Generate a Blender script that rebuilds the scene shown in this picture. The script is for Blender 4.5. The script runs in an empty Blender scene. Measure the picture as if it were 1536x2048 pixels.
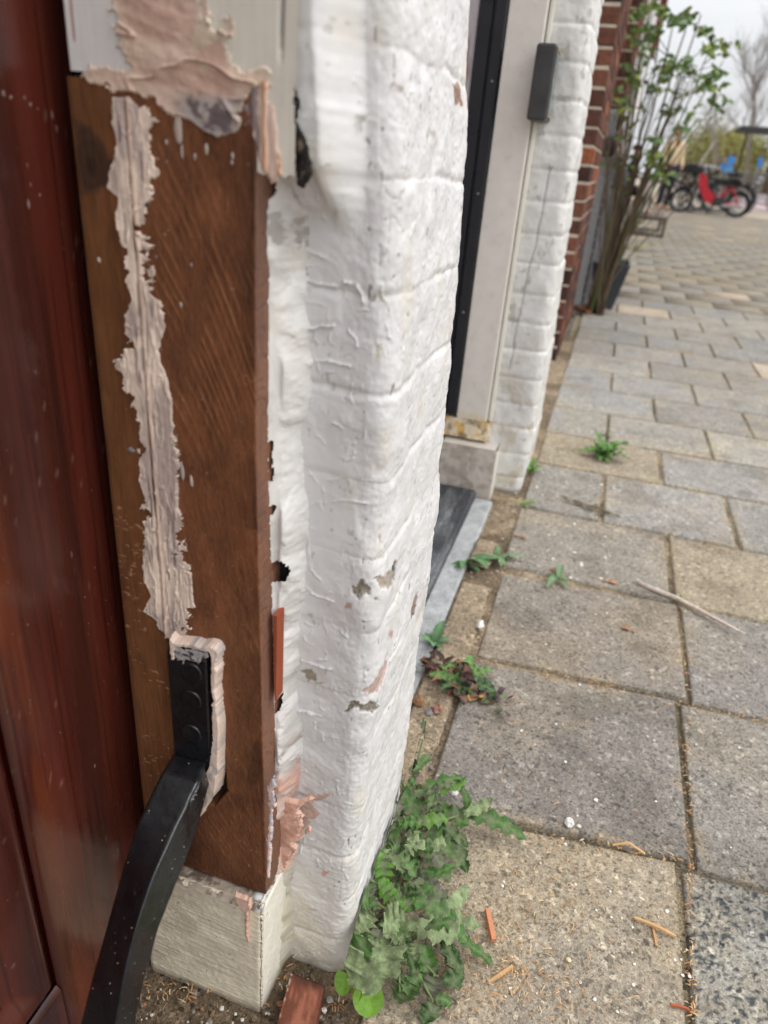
import bpy, math, random
import numpy as np
from mathutils import Vector, Matrix
random.seed(7); rng = np.random.default_rng(11)
R = math.radians
S = bpy.context.scene
COL = S.collection

# ------------------------------------------------------------------ camera
H = 0.72                      # eye height
FPX = 1424.0                  # focal length in pixels of the 1536 x 2048 photograph
PPX, PPY = 768.0, 1024.0
def nrm(v):
    v = np.array(v, float); return v / np.linalg.norm(v)
_D = nrm([-243, 2826, FPX]); _Y = nrm([487, -676, FPX]); _Y = nrm(_Y - _D * (_Y @ _D))
_Z = -_D; _X = nrm(np.cross(_Y, _Z))
if _X[0] < 0: _X = -_X
M3 = np.array([_X, _Y, _Z])
cam = bpy.data.cameras.new('camera'); camo = bpy.data.objects.new('camera', cam); COL.objects.link(camo)
rm = Matrix(((M3[0][0], -M3[0][1], -M3[0][2]), (M3[1][0], -M3[1][1], -M3[1][2]), (M3[2][0], -M3[2][1], -M3[2][2])))
camo.matrix_world = Matrix.Translation((0, 0, H)) @ rm.to_4x4()
cam.sensor_fit = 'HORIZONTAL'; cam.sensor_width = 36.0; cam.lens = FPX / 1536 * 36
cam.clip_start = 0.02; cam.clip_end = 2000
cam.dof.use_dof = True; cam.dof.focus_distance = 0.66; cam.dof.aperture_fstop = cam.lens / 4.5
S.camera = camo
S.render.resolution_x = 768; S.render.resolution_y = 1024
def ray(u, v): return M3 @ nrm([u - PPX, v - PPY, FPX])
def G(u, v, z=0.0):            # photo point on the horizontal plane z
    r = ray(u, v); p = r * ((z - H) / r[2]); return np.array([p[0], p[1], z])
def PX(u, v, x):               # photo point on the plane x = const
    r = ray(u, v); p = r * (x / r[0]); return np.array([x, p[1], p[2] + H])
def PY(u, v, y):               # photo point on the plane y = const
    r = ray(u, v); p = r * (y / r[1]); return np.array([p[0], y, p[2] + H])

# ------------------------------------------------------------------ world and sun (overcast)
W = bpy.data.worlds.new('World'); S.world = W; W.use_nodes = True
nt = W.node_tree; nt.nodes.clear()
def N(t, typ, **k):
    n = t.nodes.new(typ)
    for a, b in k.items():
        if a == 'inp':
            for i, v in b.items(): n.inputs[i].default_value = v
        else: setattr(n, a, b)
    return n
SUN_EL, SUN_AZ = R(52), R(62)      # azimuth from +Y towards +X
sky = N(nt, 'ShaderNodeTexSky', sky_type='NISHITA', sun_disc=False, sun_elevation=SUN_EL, sun_rotation=SUN_AZ, dust_density=4.0, ozone_density=1.0)
tc = N(nt, 'ShaderNodeTexCoord'); sx = N(nt, 'ShaderNodeSeparateXYZ')
nt.links.new(tc.outputs['Generated'], sx.inputs[0])
rmp = N(nt, 'ShaderNodeMapRange', interpolation_type='SMOOTHSTEP', inp={1: 0.05, 2: 0.75, 3: 7.4, 4: 19.5})
nt.links.new(sx.outputs['Z'], rmp.inputs[0])
cn = N(nt, 'ShaderNodeTexNoise', inp={'Scale': 2.2, 'Detail': 5.0, 'Roughness': 0.55})
mp = N(nt, 'ShaderNodeMapping'); mp.inputs['Scale'].default_value = (1, 1, 3.5)
nt.links.new(tc.outputs['Generated'], mp.inputs[0]); nt.links.new(mp.outputs[0], cn.inputs['Vector'])
cr = N(nt, 'ShaderNodeMapRange', inp={1: 0.3, 2: 0.7, 3: 0.9, 4: 1.12}); nt.links.new(cn.outputs['Fac'], cr.inputs[0])
mu = N(nt, 'ShaderNodeMath', operation='MULTIPLY'); nt.links.new(rmp.outputs[0], mu.inputs[0]); nt.links.new(cr.outputs[0], mu.inputs[1])
vc = N(nt, 'ShaderNodeVectorMath', operation='SCALE'); vc.inputs[0].default_value = (0.975, 0.992, 1.02); nt.links.new(mu.outputs[0], vc.inputs['Scale'])
mx = N(nt, 'ShaderNodeMix', data_type='RGBA'); mx.inputs[0].default_value = 0.9
nt.links.new(sky.outputs[0], mx.inputs[6]); nt.links.new(vc.outputs[0], mx.inputs[7])
bg = N(nt, 'ShaderNodeBackground', inp={'Strength': 0.10}); nt.links.new(mx.outputs[2], bg.inputs[0])
wo = N(nt, 'ShaderNodeOutputWorld'); nt.links.new(bg.outputs[0], wo.inputs[0])
sl = bpy.data.lights.new('sun', 'SUN'); sl.energy = 0.9; sl.angle = R(22); sl.color = (1.0, 0.97, 0.93)
so = bpy.data.objects.new('sun', sl); COL.objects.link(so)
sd = Vector((math.sin(SUN_AZ + R(25)) * math.cos(SUN_EL), math.cos(SUN_AZ + R(25)) * math.cos(SUN_EL), math.sin(SUN_EL)))
so.rotation_euler = sd.to_track_quat('Z', 'Y').to_euler()
S.view_settings.view_transform = 'Standard'; S.view_settings.look = 'None'
S.view_settings.exposure = 0.22; S.view_settings.gamma = 1.0

# ------------------------------------------------------------------ numpy noise
def _h(i, j, k, s):
    n = (i.astype(np.int64) * 374761393 + j.astype(np.int64) * 668265263 + k.astype(np.int64) * 2147483647 + s * 1274126177) & 0xffffffff
    n = ((n ^ (n >> 13)) * 1274126177) & 0xffffffff
    n = (n ^ (n >> 16)) & 0xffffffff
    return n.astype(np.float64) / 4294967295.0
def vn(x, y, z=None, s=0):
    x = np.asarray(x, float); y = np.asarray(y, float)
    z = np.zeros_like(x) if z is None else np.asarray(z, float)
    i, j, k = np.floor(x), np.floor(y), np.floor(z)
    a, b, c = x - i, y - j, z - k
    a = a * a * (3 - 2 * a); b = b * b * (3 - 2 * b); c = c * c * (3 - 2 * c)
    r = 0
    for dz in (0, 1):
        wz = c if dz else 1 - c
        if not dz or np.any(c > 0):
            for dy in (0, 1):
                wy = b if dy else 1 - b
                for dx in (0, 1):
                    wx = a if dx else 1 - a
                    r = r + _h(i + dx, j + dy, k + dz, s) * wx * wy * wz
    return r
def fb(x, y, z=None, o=4, s=0, g=0.5):
    r = 0; A = 1; t = 0; f = 1.0
    for q in range(o):
        r = r + A * vn(x * f + 13.7 * q, y * f - 7.3 * q, None if z is None else z * f, s + q * 17); t += A; A *= g; f *= 2.03
    return r / t
def worley(x, y, s):       # positive inside scattered elongated grains
    i, j = np.floor(x), np.floor(y); best = np.full(np.shape(x), -1.0); z0 = np.zeros_like(i)
    for a in (-1, 0, 1):
        for b_ in (-1, 0, 1):
            ci, cj = i + a, j + b_; px_, py_ = ci + _h(ci, cj, z0, s), cj + _h(ci, cj, z0, s + 1); an = 3.1416 * _h(ci, cj, z0, s + 2); rr_ = .12 + .40 * _h(ci, cj, z0, s + 3)
            dx, dy = x - px_, y - py_; u_, v_ = dx * np.cos(an) + dy * np.sin(an), -dx * np.sin(an) + dy * np.cos(an)
            best = np.maximum(best, rr_ - np.sqrt(u_ ** 2 * .6 + v_ ** 2 * 2.2))
    return best
def ss(a, b, x):
    t = np.clip((x - a) / (b - a), 0, 1); return t * t * (3 - 2 * t)
def sdf(px, py, poly):          # signed distance, positive inside
    P = np.asarray(poly, float); d = np.full(px.shape, 1e9); ins = np.zeros(px.shape, bool)
    for k in range(len(P)):
        ax, ay = P[k]; bx, by = P[(k + 1) % len(P)]
        ex, ey = bx - ax, by - ay; L = ex * ex + ey * ey + 1e-12
        t = np.clip(((px - ax) * ex + (py - ay) * ey) / L, 0, 1)
        d = np.minimum(d, (px - ax - t * ex) ** 2 + (py - ay - t * ey) ** 2)
        c = ((ay > py) != (by > py)) & (px < ex * (py - ay) / (ey + 1e-15) + ax)
        ins ^= c
    d = np.sqrt(d); return np.where(ins, d, -d)
def ldist(px, py, line):        # distance to a polyline
    P = np.asarray(line, float); d = np.full(px.shape, 1e9)
    for k in range(len(P) - 1):
        ax, ay = P[k]; bx, by = P[k + 1]; ex, ey = bx - ax, by - ay; L = ex * ex + ey * ey + 1e-12
        t = np.clip(((px - ax) * ex + (py - ay) * ey) / L, 0, 1)
        d = np.minimum(d, (px - ax - t * ex) ** 2 + (py - ay - t * ey) ** 2)
    return np.sqrt(d)
def lin(c):
    c = np.asarray(c, float) / 255.0
    return np.where(c <= 0.04045, c / 12.92, ((c + 0.055) / 1.055) ** 2.4)
def mixc(a, b, t):
    t = np.asarray(t)[..., None]; return a * (1 - t) + b * t

# ------------------------------------------------------------------ materials
MATS = {}
def mat(name, col=(0.5, 0.5, 0.5), rough=0.7, var=0.25, vs=30.0, bump=0.3, bs=200.0, spec=0.4, attr=None, coat=0.0, metal=0.0,
        speck=None, stretch=(1, 1, 1), bdist=0.001, trans=0.0, two=None, sss=0.0, rvar=0.15):
    if name in MATS: return MATS[name]
    m = bpy.data.materials.new(name); m.use_nodes = True; t = m.node_tree; t.nodes.clear()
    out = N(t, 'ShaderNodeOutputMaterial'); p = N(t, 'ShaderNodeBsdfPrincipled'); t.links.new(p.outputs[0], out.inputs[0])
    co = N(t, 'ShaderNodeTexCoord'); mp = N(t, 'ShaderNodeMapping'); mp.inputs['Scale'].default_value = stretch
    t.links.new(co.outputs['Object'], mp.inputs[0])
    if attr:
        a = N(t, 'ShaderNodeAttribute', attribute_name=attr); base = a.outputs['Color']
    else:
        a = N(t, 'ShaderNodeRGB'); a.outputs[0].default_value = (*col, 1); base = a.outputs[0]
    if two is not None:
        n0 = N(t, 'ShaderNodeTexNoise', inp={'Scale': vs * 0.37, 'Detail': 4.0}); t.links.new(mp.outputs[0], n0.inputs['Vector'])
        r0 = N(t, 'ShaderNodeMapRange', inp={1: 0.45, 2: 0.6}); t.links.new(n0.outputs['Fac'], r0.inputs[0])
        x0 = N(t, 'ShaderNodeMix', data_type='RGBA'); t.links.new(r0.outputs[0], x0.inputs[0]); t.links.new(base, x0.inputs[6]); x0.inputs[7].default_value = (*two, 1)
        base = x0.outputs[2]
    n1 = N(t, 'ShaderNodeTexNoise', inp={'Scale': vs, 'Detail': 6.0, 'Roughness': 0.6}); t.links.new(mp.outputs[0], n1.inputs['Vector'])
    r1 = N(t, 'ShaderNodeMapRange', inp={1: 0.3, 2: 0.7, 3: 1 - var, 4: 1 + var}); t.links.new(n1.outputs['Fac'], r1.inputs[0])
    s1 = N(t, 'ShaderNodeVectorMath', operation='SCALE'); t.links.new(base, s1.inputs[0]); t.links.new(r1.outputs[0], s1.inputs['Scale'])
    base = s1.outputs[0]
    if speck:
        for sc, lo, hi, amt in speck:          # scattered grains: some cells darker, some lighter
            v = N(t, 'ShaderNodeTexVoronoi', inp={'Scale': sc}); t.links.new(mp.outputs[0], v.inputs['Vector'])
            sp = N(t, 'ShaderNodeSeparateColor'); t.links.new(v.outputs['Color'], sp.inputs[0])
            mr = N(t, 'ShaderNodeMapRange', inp={1: 0.0, 2: 1.0, 3: lo, 4: hi}); t.links.new(sp.outputs[0], mr.inputs[0])
            gt = N(t, 'ShaderNodeMath', operation='LESS_THAN'); t.links.new(sp.outputs[1], gt.inputs[0]); gt.inputs[1].default_value = amt
            fx = N(t, 'ShaderNodeMix', data_type='FLOAT'); t.links.new(gt.outputs[0], fx.inputs[0]); fx.inputs[2].default_value = 1.0; t.links.new(mr.outputs[0], fx.inputs[3])
            s2 = N(t, 'ShaderNodeVectorMath', operation='SCALE'); t.links.new(base, s2.inputs[0]); t.links.new(fx.outputs[0], s2.inputs['Scale']); base = s2.outputs[0]
    t.links.new(base, p.inputs['Base Color'])
    rr = N(t, 'ShaderNodeMapRange', inp={1: 0.3, 2: 0.7, 3: max(rough - rvar, 0.03), 4: min(rough + rvar, 1)}); t.links.new(n1.outputs['Fac'], rr.inputs[0])
    t.links.new(rr.outputs[0], p.inputs['Roughness'])
    p.inputs['Specular IOR Level'].default_value = spec; p.inputs['Metallic'].default_value = metal
    p.inputs['Coat Weight'].default_value = coat; p.inputs['Coat Roughness'].default_value = 0.12
    p.inputs['Transmission Weight'].default_value = trans
    if sss: p.inputs['Subsurface Weight'].default_value = sss; p.inputs['Subsurface Scale'].default_value = 0.003
    if bump:
        n2 = N(t, 'ShaderNodeTexNoise', inp={'Scale': bs, 'Detail': 5.0, 'Roughness': 0.62}); t.links.new(mp.outputs[0], n2.inputs['Vector'])
        b = N(t, 'ShaderNodeBump', inp={'Strength': bump, 'Distance': bdist}); t.links.new(n2.outputs['Fac'], b.inputs['Height'])
        t.links.new(b.outputs[0], p.inputs['Normal'])
    MATS[name] = m; return m

# ------------------------------------------------------------------ objects
def setp(o, label=None, cat=None, group=None, kind=None):
    if label: o['label'] = label
    if cat: o['category'] = cat
    if group: o['group'] = group
    if kind: o['kind'] = kind
    return o
BASE = {}
def thing(name, loc, label, cat, group=None):
    o = bpy.data.objects.new(name, None); COL.objects.link(o); o.location = tuple(float(q) for q in loc); o.empty_display_size = 0.05
    BASE[o.name] = np.array(loc, float); return setp(o, label, cat, group)
def mesh(name, V, F, m, parent=None, smooth=False, col=None, base=None, mats=None, midx=None):
    """V in world metres; the object's origin is its parent's base, or `base`"""
    V = np.asarray(V, float).reshape(-1, 3)
    off = BASE.get(parent.name, np.zeros(3)) if parent else (np.array(base, float) if base is not None else np.zeros(3))
    me = bpy.data.meshes.new(name)
    if isinstance(F, np.ndarray):
        n = F.shape[1]
        me.vertices.add(len(V)); me.vertices.foreach_set('co', (V - off).astype(np.float32).ravel())
        me.loops.add(F.size); me.loops.foreach_set('vertex_index', F.astype(np.int32).ravel())
        me.polygons.add(len(F)); me.polygons.foreach_set('loop_start', np.arange(0, F.size, n, dtype=np.int32))
        me.update(calc_edges=True); me.validate()
    else:
        me.from_pydata((V - off).tolist(), [], F); me.update()
    if col is not None:
        a = me.color_attributes.new('col', 'FLOAT_COLOR', 'POINT')
        c = np.ones((len(V), 4), np.float32); c[:, :3] = np.asarray(col).reshape(-1, 3); a.data.foreach_set('color', c.ravel())
    if mats:
        for q in mats: me.materials.append(q)
        me.polygons.foreach_set('material_index', np.array(midx, np.int32))
    elif m: me.materials.append(m)
    if smooth: me.polygons.foreach_set('use_smooth', np.ones(len(me.polygons), bool))
    me.update()
    o = bpy.data.objects.new(name, me); COL.objects.link(o)
    if parent: o.parent = parent; BASE[o.name] = off
    else: o.location = tuple(off); BASE[o.name] = off
    return o
def gridF(nv, nu, keep=None):
    i = np.arange(nv * nu).reshape(nv, nu)
    F = np.stack([i[:-1, :-1], i[:-1, 1:], i[1:, 1:], i[1:, :-1]], -1).reshape(-1, 4)
    if keep is not None:
        k = keep; kk = (k[:-1, :-1] & k[:-1, 1:] & k[1:, 1:] & k[1:, :-1]).ravel(); F = F[kk]
    return F
def compact(V, F, C=None):
    u, inv = np.unique(F.ravel(), return_inverse=True); F2 = inv.reshape(F.shape)
    return V.reshape(-1, 3)[u], F2, (None if C is None else C.reshape(-1, 3)[u])
class MB:
    def __init__(s): s.V = []; s.F = []; s.C = []
    def add(s, V, F, c=None):
        o = len(s.V); s.V += [tuple(map(float, v)) for v in V]; s.F += [tuple(o + q for q in f) for f in F]
        s.C += [c if c is not None else (0.5, 0.5, 0.5)] * len(V)
    def box(s, a, b, c=None, bev=0.0, jit=0.0):
        (x0, y0, z0), (x1, y1, z1) = a, b
        if bev <= 0:
            V = [(x0,y0,z0),(x1,y0,z0),(x1,y1,z0),(x0,y1,z0),(x0,y0,z1),(x1,y0,z1),(x1,y1,z1),(x0,y1,z1)]
            if jit: V = [tuple(q + random.uniform(-jit, jit) for q in v) for v in V]
            s.add(V, [(0,3,2,1),(4,5,6,7),(0,1,5,4),(1,2,6,5),(2,3,7,6),(3,0,4,7)], c)
        else:
            e = bev; V = []
            lv = [(z0, e), (z0 + e, 0), (z1 - e, 0), (z1, e)]
            for z, i in lv:
                k = e
                ring = [(x0+max(i,k),y0+i),(x1-max(i,k),y0+i),(x1-i,y0+max(i,k)),(x1-i,y1-max(i,k)),(x1-max(i,k),y1-i),(x0+max(i,k),y1-i),(x0+i,y1-max(i,k)),(x0+i,y0+max(i,k))]
                V += [(x + random.uniform(-jit, jit), y + random.uniform(-jit, jit), z) for x, y in ring]
            F = [tuple(range(7, -1, -1)), tuple(range(24, 32))]
            for l in range(3):
                for q in range(8): F.append((l*8+q, l*8+(q+1) % 8, (l+1)*8+(q+1) % 8, (l+1)*8+q))
            s.add(V, F, c)
    def tube(s, pts, r, n=8, c=None, cap=True, flat=1.0):
        P = [Vector(p) for p in pts]; rr = r if hasattr(r, '__len__') else [r] * len(P)
        V = []; F = []; t0 = (P[1] - P[0]).normalized()
        up = Vector((0, 0, 1)) if abs(t0.z) < 0.9 else Vector((1, 0, 0)); a = t0.cross(up).normalized()
        for i, p in enumerate(P):
            t = (P[min(i + 1, len(P) - 1)] - P[max(i - 1, 0)]).normalized()
            a = (a - t * a.dot(t)).normalized(); b = t.cross(a)
            for q in range(n):
                w = 2 * math.pi * q / n; V.append(p + (a * math.cos(w) + b * math.sin(w) * flat) * rr[i])
        for i in range(len(P) - 1):
            for q in range(n): F.append((i*n+q, i*n+(q+1) % n, (i+1)*n+(q+1) % n, (i+1)*n+q))
        if cap: F.append(tuple(range(n - 1, -1, -1))); F.append(tuple(range((len(P)-1)*n, len(P)*n)))
        s.add(V, F, c)
    def torus(s, c, ax, R0, r, n=24, m=6, col=None):
        c = Vector(c); ax = Vector(ax).normalized(); a = ax.orthogonal().normalized(); b = ax.cross(a); V = []; F = []
        for i in range(n):
            w = 2*math.pi*i/n; d = a*math.cos(w)+b*math.sin(w)
            for j in range(m):
                q = 2*math.pi*j/m; V.append(c + d*(R0+r*math.cos(q)) + ax*r*math.sin(q))
        for i in range(n):
            for j in range(m): F.append((i*m+j, ((i+1) % n)*m+j, ((i+1) % n)*m+(j+1) % m, i*m+(j+1) % m))
        s.add(V, F, col)
    def rock(s, c, r, c2=None, sq=0.6, seed=0, n=6, m=5):
        rnd = random.Random(seed); V = []; F = []
        for i in range(m + 1):
            ph = math.pi * i / m
            for j in range(n):
                th = 2 * math.pi * j / n; k = r * rnd.uniform(0.75, 1.15)
                V.append((c[0] + k*math.sin(ph)*math.cos(th), c[1] + k*math.sin(ph)*math.sin(th), c[2] + k*math.cos(ph)*sq))
        for i in range(m):
            for j in range(n): F.append((i*n+j, (i+1)*n+j, (i+1)*n+(j+1) % n, i*n+(j+1) % n))
        s.add(V, F, c2)
    def build(s, name, m, parent=None, smooth=False, base=None, usecol=False):
        return mesh(name, s.V, s.F, m, parent, smooth, col=(s.C if usecol else None), base=base)

# ------------------------------------------------------------------ shared materials
M_paint = mat('white_masonry_paint', attr='col', rough=0.42, var=0.05, vs=60, bump=0.12, bs=900, bdist=0.0006, spec=0.35)
M_wood = mat('bare_hardwood', attr='col', rough=0.62, var=0.16, vs=500, bump=0.5, bs=1100, bdist=0.0010, stretch=(1, 1, 0.22), spec=0.3)
M_putty = mat('filler', attr='col', rough=0.6, var=0.08, vs=250, bump=0.3, bs=700, bdist=0.0006, spec=0.35)
M_gloss = mat('white_gloss_paint', attr='col', rough=0.36, var=0.05, vs=40, bump=0.15, bs=300, bdist=0.0006, spec=0.45)
M_door = mat('varnished_mahogany', attr='col', rough=0.30, var=0.14, vs=90, bump=0.12, bs=160, bdist=0.0006, stretch=(1, 1, 0.05), spec=0.5, coat=0.35)
M_black = mat('black_gloss_metal', col=(0.009, 0.010, 0.012), rough=0.27, var=0.3, vs=60, bump=0.4, bs=140, bdist=0.0012, spec=0.55)
M_dark = mat('cavity_shade', col=(0.006, 0.005, 0.005), rough=0.9, bump=0)  # near-black colour standing for the shade inside holes and gaps
M_gap = mat('cavity_dust', col=(0.05, 0.038, 0.03), rough=0.95, var=0.4, bump=0.5)
M_pave = mat('concrete_paver', attr='col', rough=0.92, var=0.13, vs=28, bump=0.9, bs=520, bdist=0.0014, spec=0.2,
             speck=[(330, 0.5, 1.25, 0.5), (170, 0.55, 1.6, 0.22), (700, 0.6, 1.45, 0.5)])
M_soil = mat('sandy_soil', attr='col', rough=0.97, var=0.25, vs=40, bump=1.0, bs=400, bdist=0.003, spec=0.1, speck=[(260, 0.4, 1.7, 0.4), (600, 0.5, 1.6, 0.5)])
M_any = mat('plain_matt', attr='col', rough=0.7, var=0.2, vs=60, bump=0.4, bs=300, spec=0.3)
M_brick = mat('red_brick', attr='col', rough=0.85, var=0.4, vs=60, bump=0.8, bs=220, bdist=0.003, spec=0.2)
M_leaf = mat('leaf', attr='col', rough=0.6, var=0.22, vs=160, bump=0.6, bs=350, bdist=0.001, spec=0.3, sss=0.05)
M_bark = mat('bark', attr='col', rough=0.85, var=0.3, vs=120, bump=0.8, bs=150, bdist=0.004)
M_slate = mat('dark_stone', col=(0.035, 0.037, 0.042), rough=0.6, var=0.45, vs=25, bump=0.7, bs=160, bdist=0.001, two=(0.11, 0.115, 0.12), stretch=(3, 0.6, 1), speck=[(300, .6, 2.4, .25)])
M_blue = mat('grey_stone_strip', col=(0.36, 0.37, 0.37), rough=0.6, var=0.25, vs=40, bump=0.5, bs=200, speck=[(400, .6, 1.3, .3)])

# ------------------------------------------------------------------ setting: ground, sand, pavement, road
def flat(name, x0, x1, y0, y1, z, m, kind='structure', nx=2, ny=2, col=None, amp=0.0, fr=10):
    xs = np.linspace(x0, x1, nx); ys = np.linspace(y0, y1, ny); X, Y = np.meshgrid(xs, ys)
    Z = z + (fb(X * fr, Y * fr, o=4) - 0.5) * amp if amp else np.full(X.shape, z, float)
    c = None
    if col is not None:
        n = fb(X * 9, Y * 9, o=4, s=5)
        c = mixc(np.asarray(col[0]) + 0 * X[..., None], np.asarray(col[1]) + 0 * X[..., None], ss(0.35, 0.65, n))
    o = mesh(name, np.stack([X, Y, Z], -1), gridF(ny, nx), m, smooth=amp > 0, col=c, base=((x0 + x1) / 2, (y0 + y1) / 2, z))
    return setp(o, kind=kind)
M_ground = mat('ground', col=(0.22, 0.20, 0.17), rough=0.95, var=0.2, vs=3, bump=0.3, bs=40, speck=[(8, 0.75, 1.2, 0.6)])
flat('ground', -60, 140, -30, 420, -0.03, M_ground)
SANDC = (lin((176, 156, 130)) * 0.62, lin((140, 122, 100)) * 0.6)
flat('sand_strip', -0.46, -0.04, -0.8, 3.6, -0.004, M_soil, nx=110, ny=900, col=SANDC, amp=0.008, fr=22)
flat('joint_sand', -0.12, 3.0, 0.0, 3.2, -0.0055, M_soil, nx=260, ny=260, col=(lin((184, 166, 138)) * 0.68, lin((132, 120, 100)) * 0.6), amp=0.005, fr=30)
flat('joint_bed', -0.12, 6.5, 3.2, 24, -0.012, M_soil, nx=30, ny=60, col=(lin((176, 160, 132)) * 0.7, lin((130, 124, 104)) * 0.7))

# pavement: one slab per paver, near ones with worn edges and dished tops
PC = [lin((171, 166, 159)), lin((167, 163, 157)), lin((175, 169, 159)), lin((169, 165, 157)), lin((164, 161, 156)), lin((172, 167, 159))]
TV = []; TF = []; TCc = []; tn = 0
def paver(x0, x1, y0, y1, n, c, yl=None, agg=0, z=0.0, tilt=(0, 0), seed=0):
    """quad paver; yl=(dy at x0) shears the cross joint"""
    global tn
    nx = max(3, int(n)); ny = nx
    a = np.linspace(0, 1, nx); b = np.linspace(0, 1, ny)
    if n <= 20: a = np.concatenate([[0, .010], np.linspace(.03, .97, nx - 4) if nx > 5 else [], [.990, 1]]) if nx >= 4 else a; b = a; nx = ny = len(a)
    A, B = np.meshgrid(a, b)
    sh = yl if yl else 0
    X = x0 + (x1 - x0) * A; Y = y0 + (y1 - y0) * B + sh * (1 - A)
    if n > 20:
        X = X + (fb(X * 60, Y * 60, o=3, s=3) - .5) * 0.0035 * ((A < 0.001) | (A > .999)); Y = Y + (fb(X * 60, Y * 60, o=3, s=4) - .5) * 0.0035 * ((B < 0.001) | (B > .999))
    d = np.minimum(np.minimum(A, 1 - A) * (x1 - x0), np.minimum(B, 1 - B) * (y1 - y0))
    Z = z - 0.012 * (d < 1e-6)
    if n > 20:
        en = 0.0035 + 0.005 * fb(X * 45, Y * 45, o=3, s=9) ** 2
        Z = Z - 0.0035 * np.clip(1 - d / en, 0, 1) ** 2
        Z = Z + (fb(X * 12, Y * 12, o=3, s=2) - .5) * 0.0022 + (fb(X * 260, Y * 260, o=3, s=6) - .5) * 0.0013
    Z = Z + tilt[0] * (A - .5) + tilt[1] * (B - .5)
    cc = np.broadcast_to(np.asarray(c, float), X.shape + (3,)).copy()
    if n > 3:
        st = fb(X * 7 + seed, Y * 7, o=4, s=8)
        cc = mixc(cc, cc * np.array([1.08, 1.04, 0.96]), ss(0.42, 0.66, st))
        cc = mixc(cc, cc * np.array([0.74, 0.73, 0.71]), .8 * ss(0.58, 0.74, fb(X * 11 + 40, Y * 11, o=5, s=16)))
        cc = mixc(cc, lin((188, 168, 138)) + 0 * cc, .55 * ss(.030, .0, d) * ss(.48, .66, fb(X * 24, Y * 24, o=4, s=17)))
        cc = cc * (0.86 + 0.28 * fb(X * 30, Y * 30, o=4, s=12))[..., None]
        cc = mixc(cc, cc * np.array([.62, .6, .5]), 0.75 * np.clip(1 - d / 0.006, 0, 1))
        if agg:
            g = worley(X * 125 + .5 * fb(X * 200, Y * 200, s=31), Y * 125 + .5 * fb(X * 200 + 9, Y * 200, s=32), 33)
            msk = ss(0.0, 0.10, g) * ss(0.02, 0.06, 0.13 - (X - x0) + 0.05 * fb(X * 20, Y * 20, s=14))
            cc = mixc(cc, lin((72, 78, 84)) + 0 * cc, 0.9 * msk); Z = Z + msk * 0.0006
    i = np.arange(nx * ny).reshape(ny, nx)
    TV.append(np.stack([X, Y, Z], -1).reshape(-1, 3)); TCc.append(cc.reshape(-1, 3) * 0.72)
    TF.append(gridF(ny, nx) + tn); tn += nx * ny
rowy = [0.36, 0.662, 0.972, 1.262, 1.56, 1.862, 2.13, 2.412, 2.70]
while rowy[-1] < 22: rowy.append(rowy[-1] + 0.293)
rnd = random.Random(5); J = 0.0036
for r in range(len(rowy) - 1):
    y0, y1 = rowy[r] + J / 2, rowy[r + 1] - J / 2
    near = y1 < 2.2
    if r == 0:
        xs = [-0.085, 0.219, 0.52]; shear = -0.03
    elif r == 1: xs = [-0.088, 0.236, 0.54, 0.84]; shear = -0.028
    elif r == 2: xs = [-0.082, 0.254, 0.555, 0.86]; shear = -0.012
    elif r == 3: xs = [-0.090, 0.246, 0.548, 0.85]; shear = 0
    else:
        off = 0.10 if r % 2 == 0 else 0.25
        xe = min(1.0 + (y0 - 1.5) * 0.42 + 0.4, 6.2) if y0 > 2 else 1.1
        xs = [-0.085]; x = off
        while x < xe: xs.append(x); x += 0.302
        shear = 0
    for k in range(len(xs) - 1):
        x0, x1 = xs[k] + J / 2, xs[k + 1] - J / 2
        if r < 4 and y0 < 1.7 and x0 > 0.75 + 0.2 * r: continue
        q = rnd.random()
        c = PC[rnd.randrange(6)] * rnd.uniform(0.9, 1.08)
        if not near and q < 0.09: c = lin((206, 190, 172))
        if not near and 0.09 < q < 0.2: c = lin((164, 158, 149))
        n = 110 if r < 3 else (60 if near else (14 if y0 < 5 else 4))
        agg = 0; sh = shear; tl = (rnd.uniform(-.002, .002), rnd.uniform(-.002, .002))
        if r == 0 and k == 0: c = lin((180, 168, 149)); tl = (0, 0.002); sh = -0.034
        if r == 0 and k == 1: c = lin((176, 172, 162)); agg = 1; sh = -0.006; tl = (0, -0.003)
        if r == 1 and k == 0: c = lin((158, 151, 142)); tl = (0, -0.003)
        if r == 1 and k == 1: c = lin((164, 158, 149)); sh = -0.008
        if r == 2 and k == 0: c = lin((164, 155, 143)); sh = -0.022
        if r == 2 and k == 1: c = lin((162, 156, 148)); sh = -0.004
        if r == 3 and k == 1: c = lin((176, 165, 148))
        if r == 3 and k == 0: c = lin((172, 164, 152))
        if r == 5 and k == 0: c = lin((176, 163, 142))
        paver(x0, x1, y0, y1 - max(-sh, 0) * 0, n, c, sh, agg, tilt=tl, seed=r * 7 + k)
pv = mesh('pavement', np.concatenate(TV), np.concatenate(TF), M_pave, smooth=False, col=np.concatenate(TCc), base=(0.3, 1.5, 0))
setp(pv, kind='structure')
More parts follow.
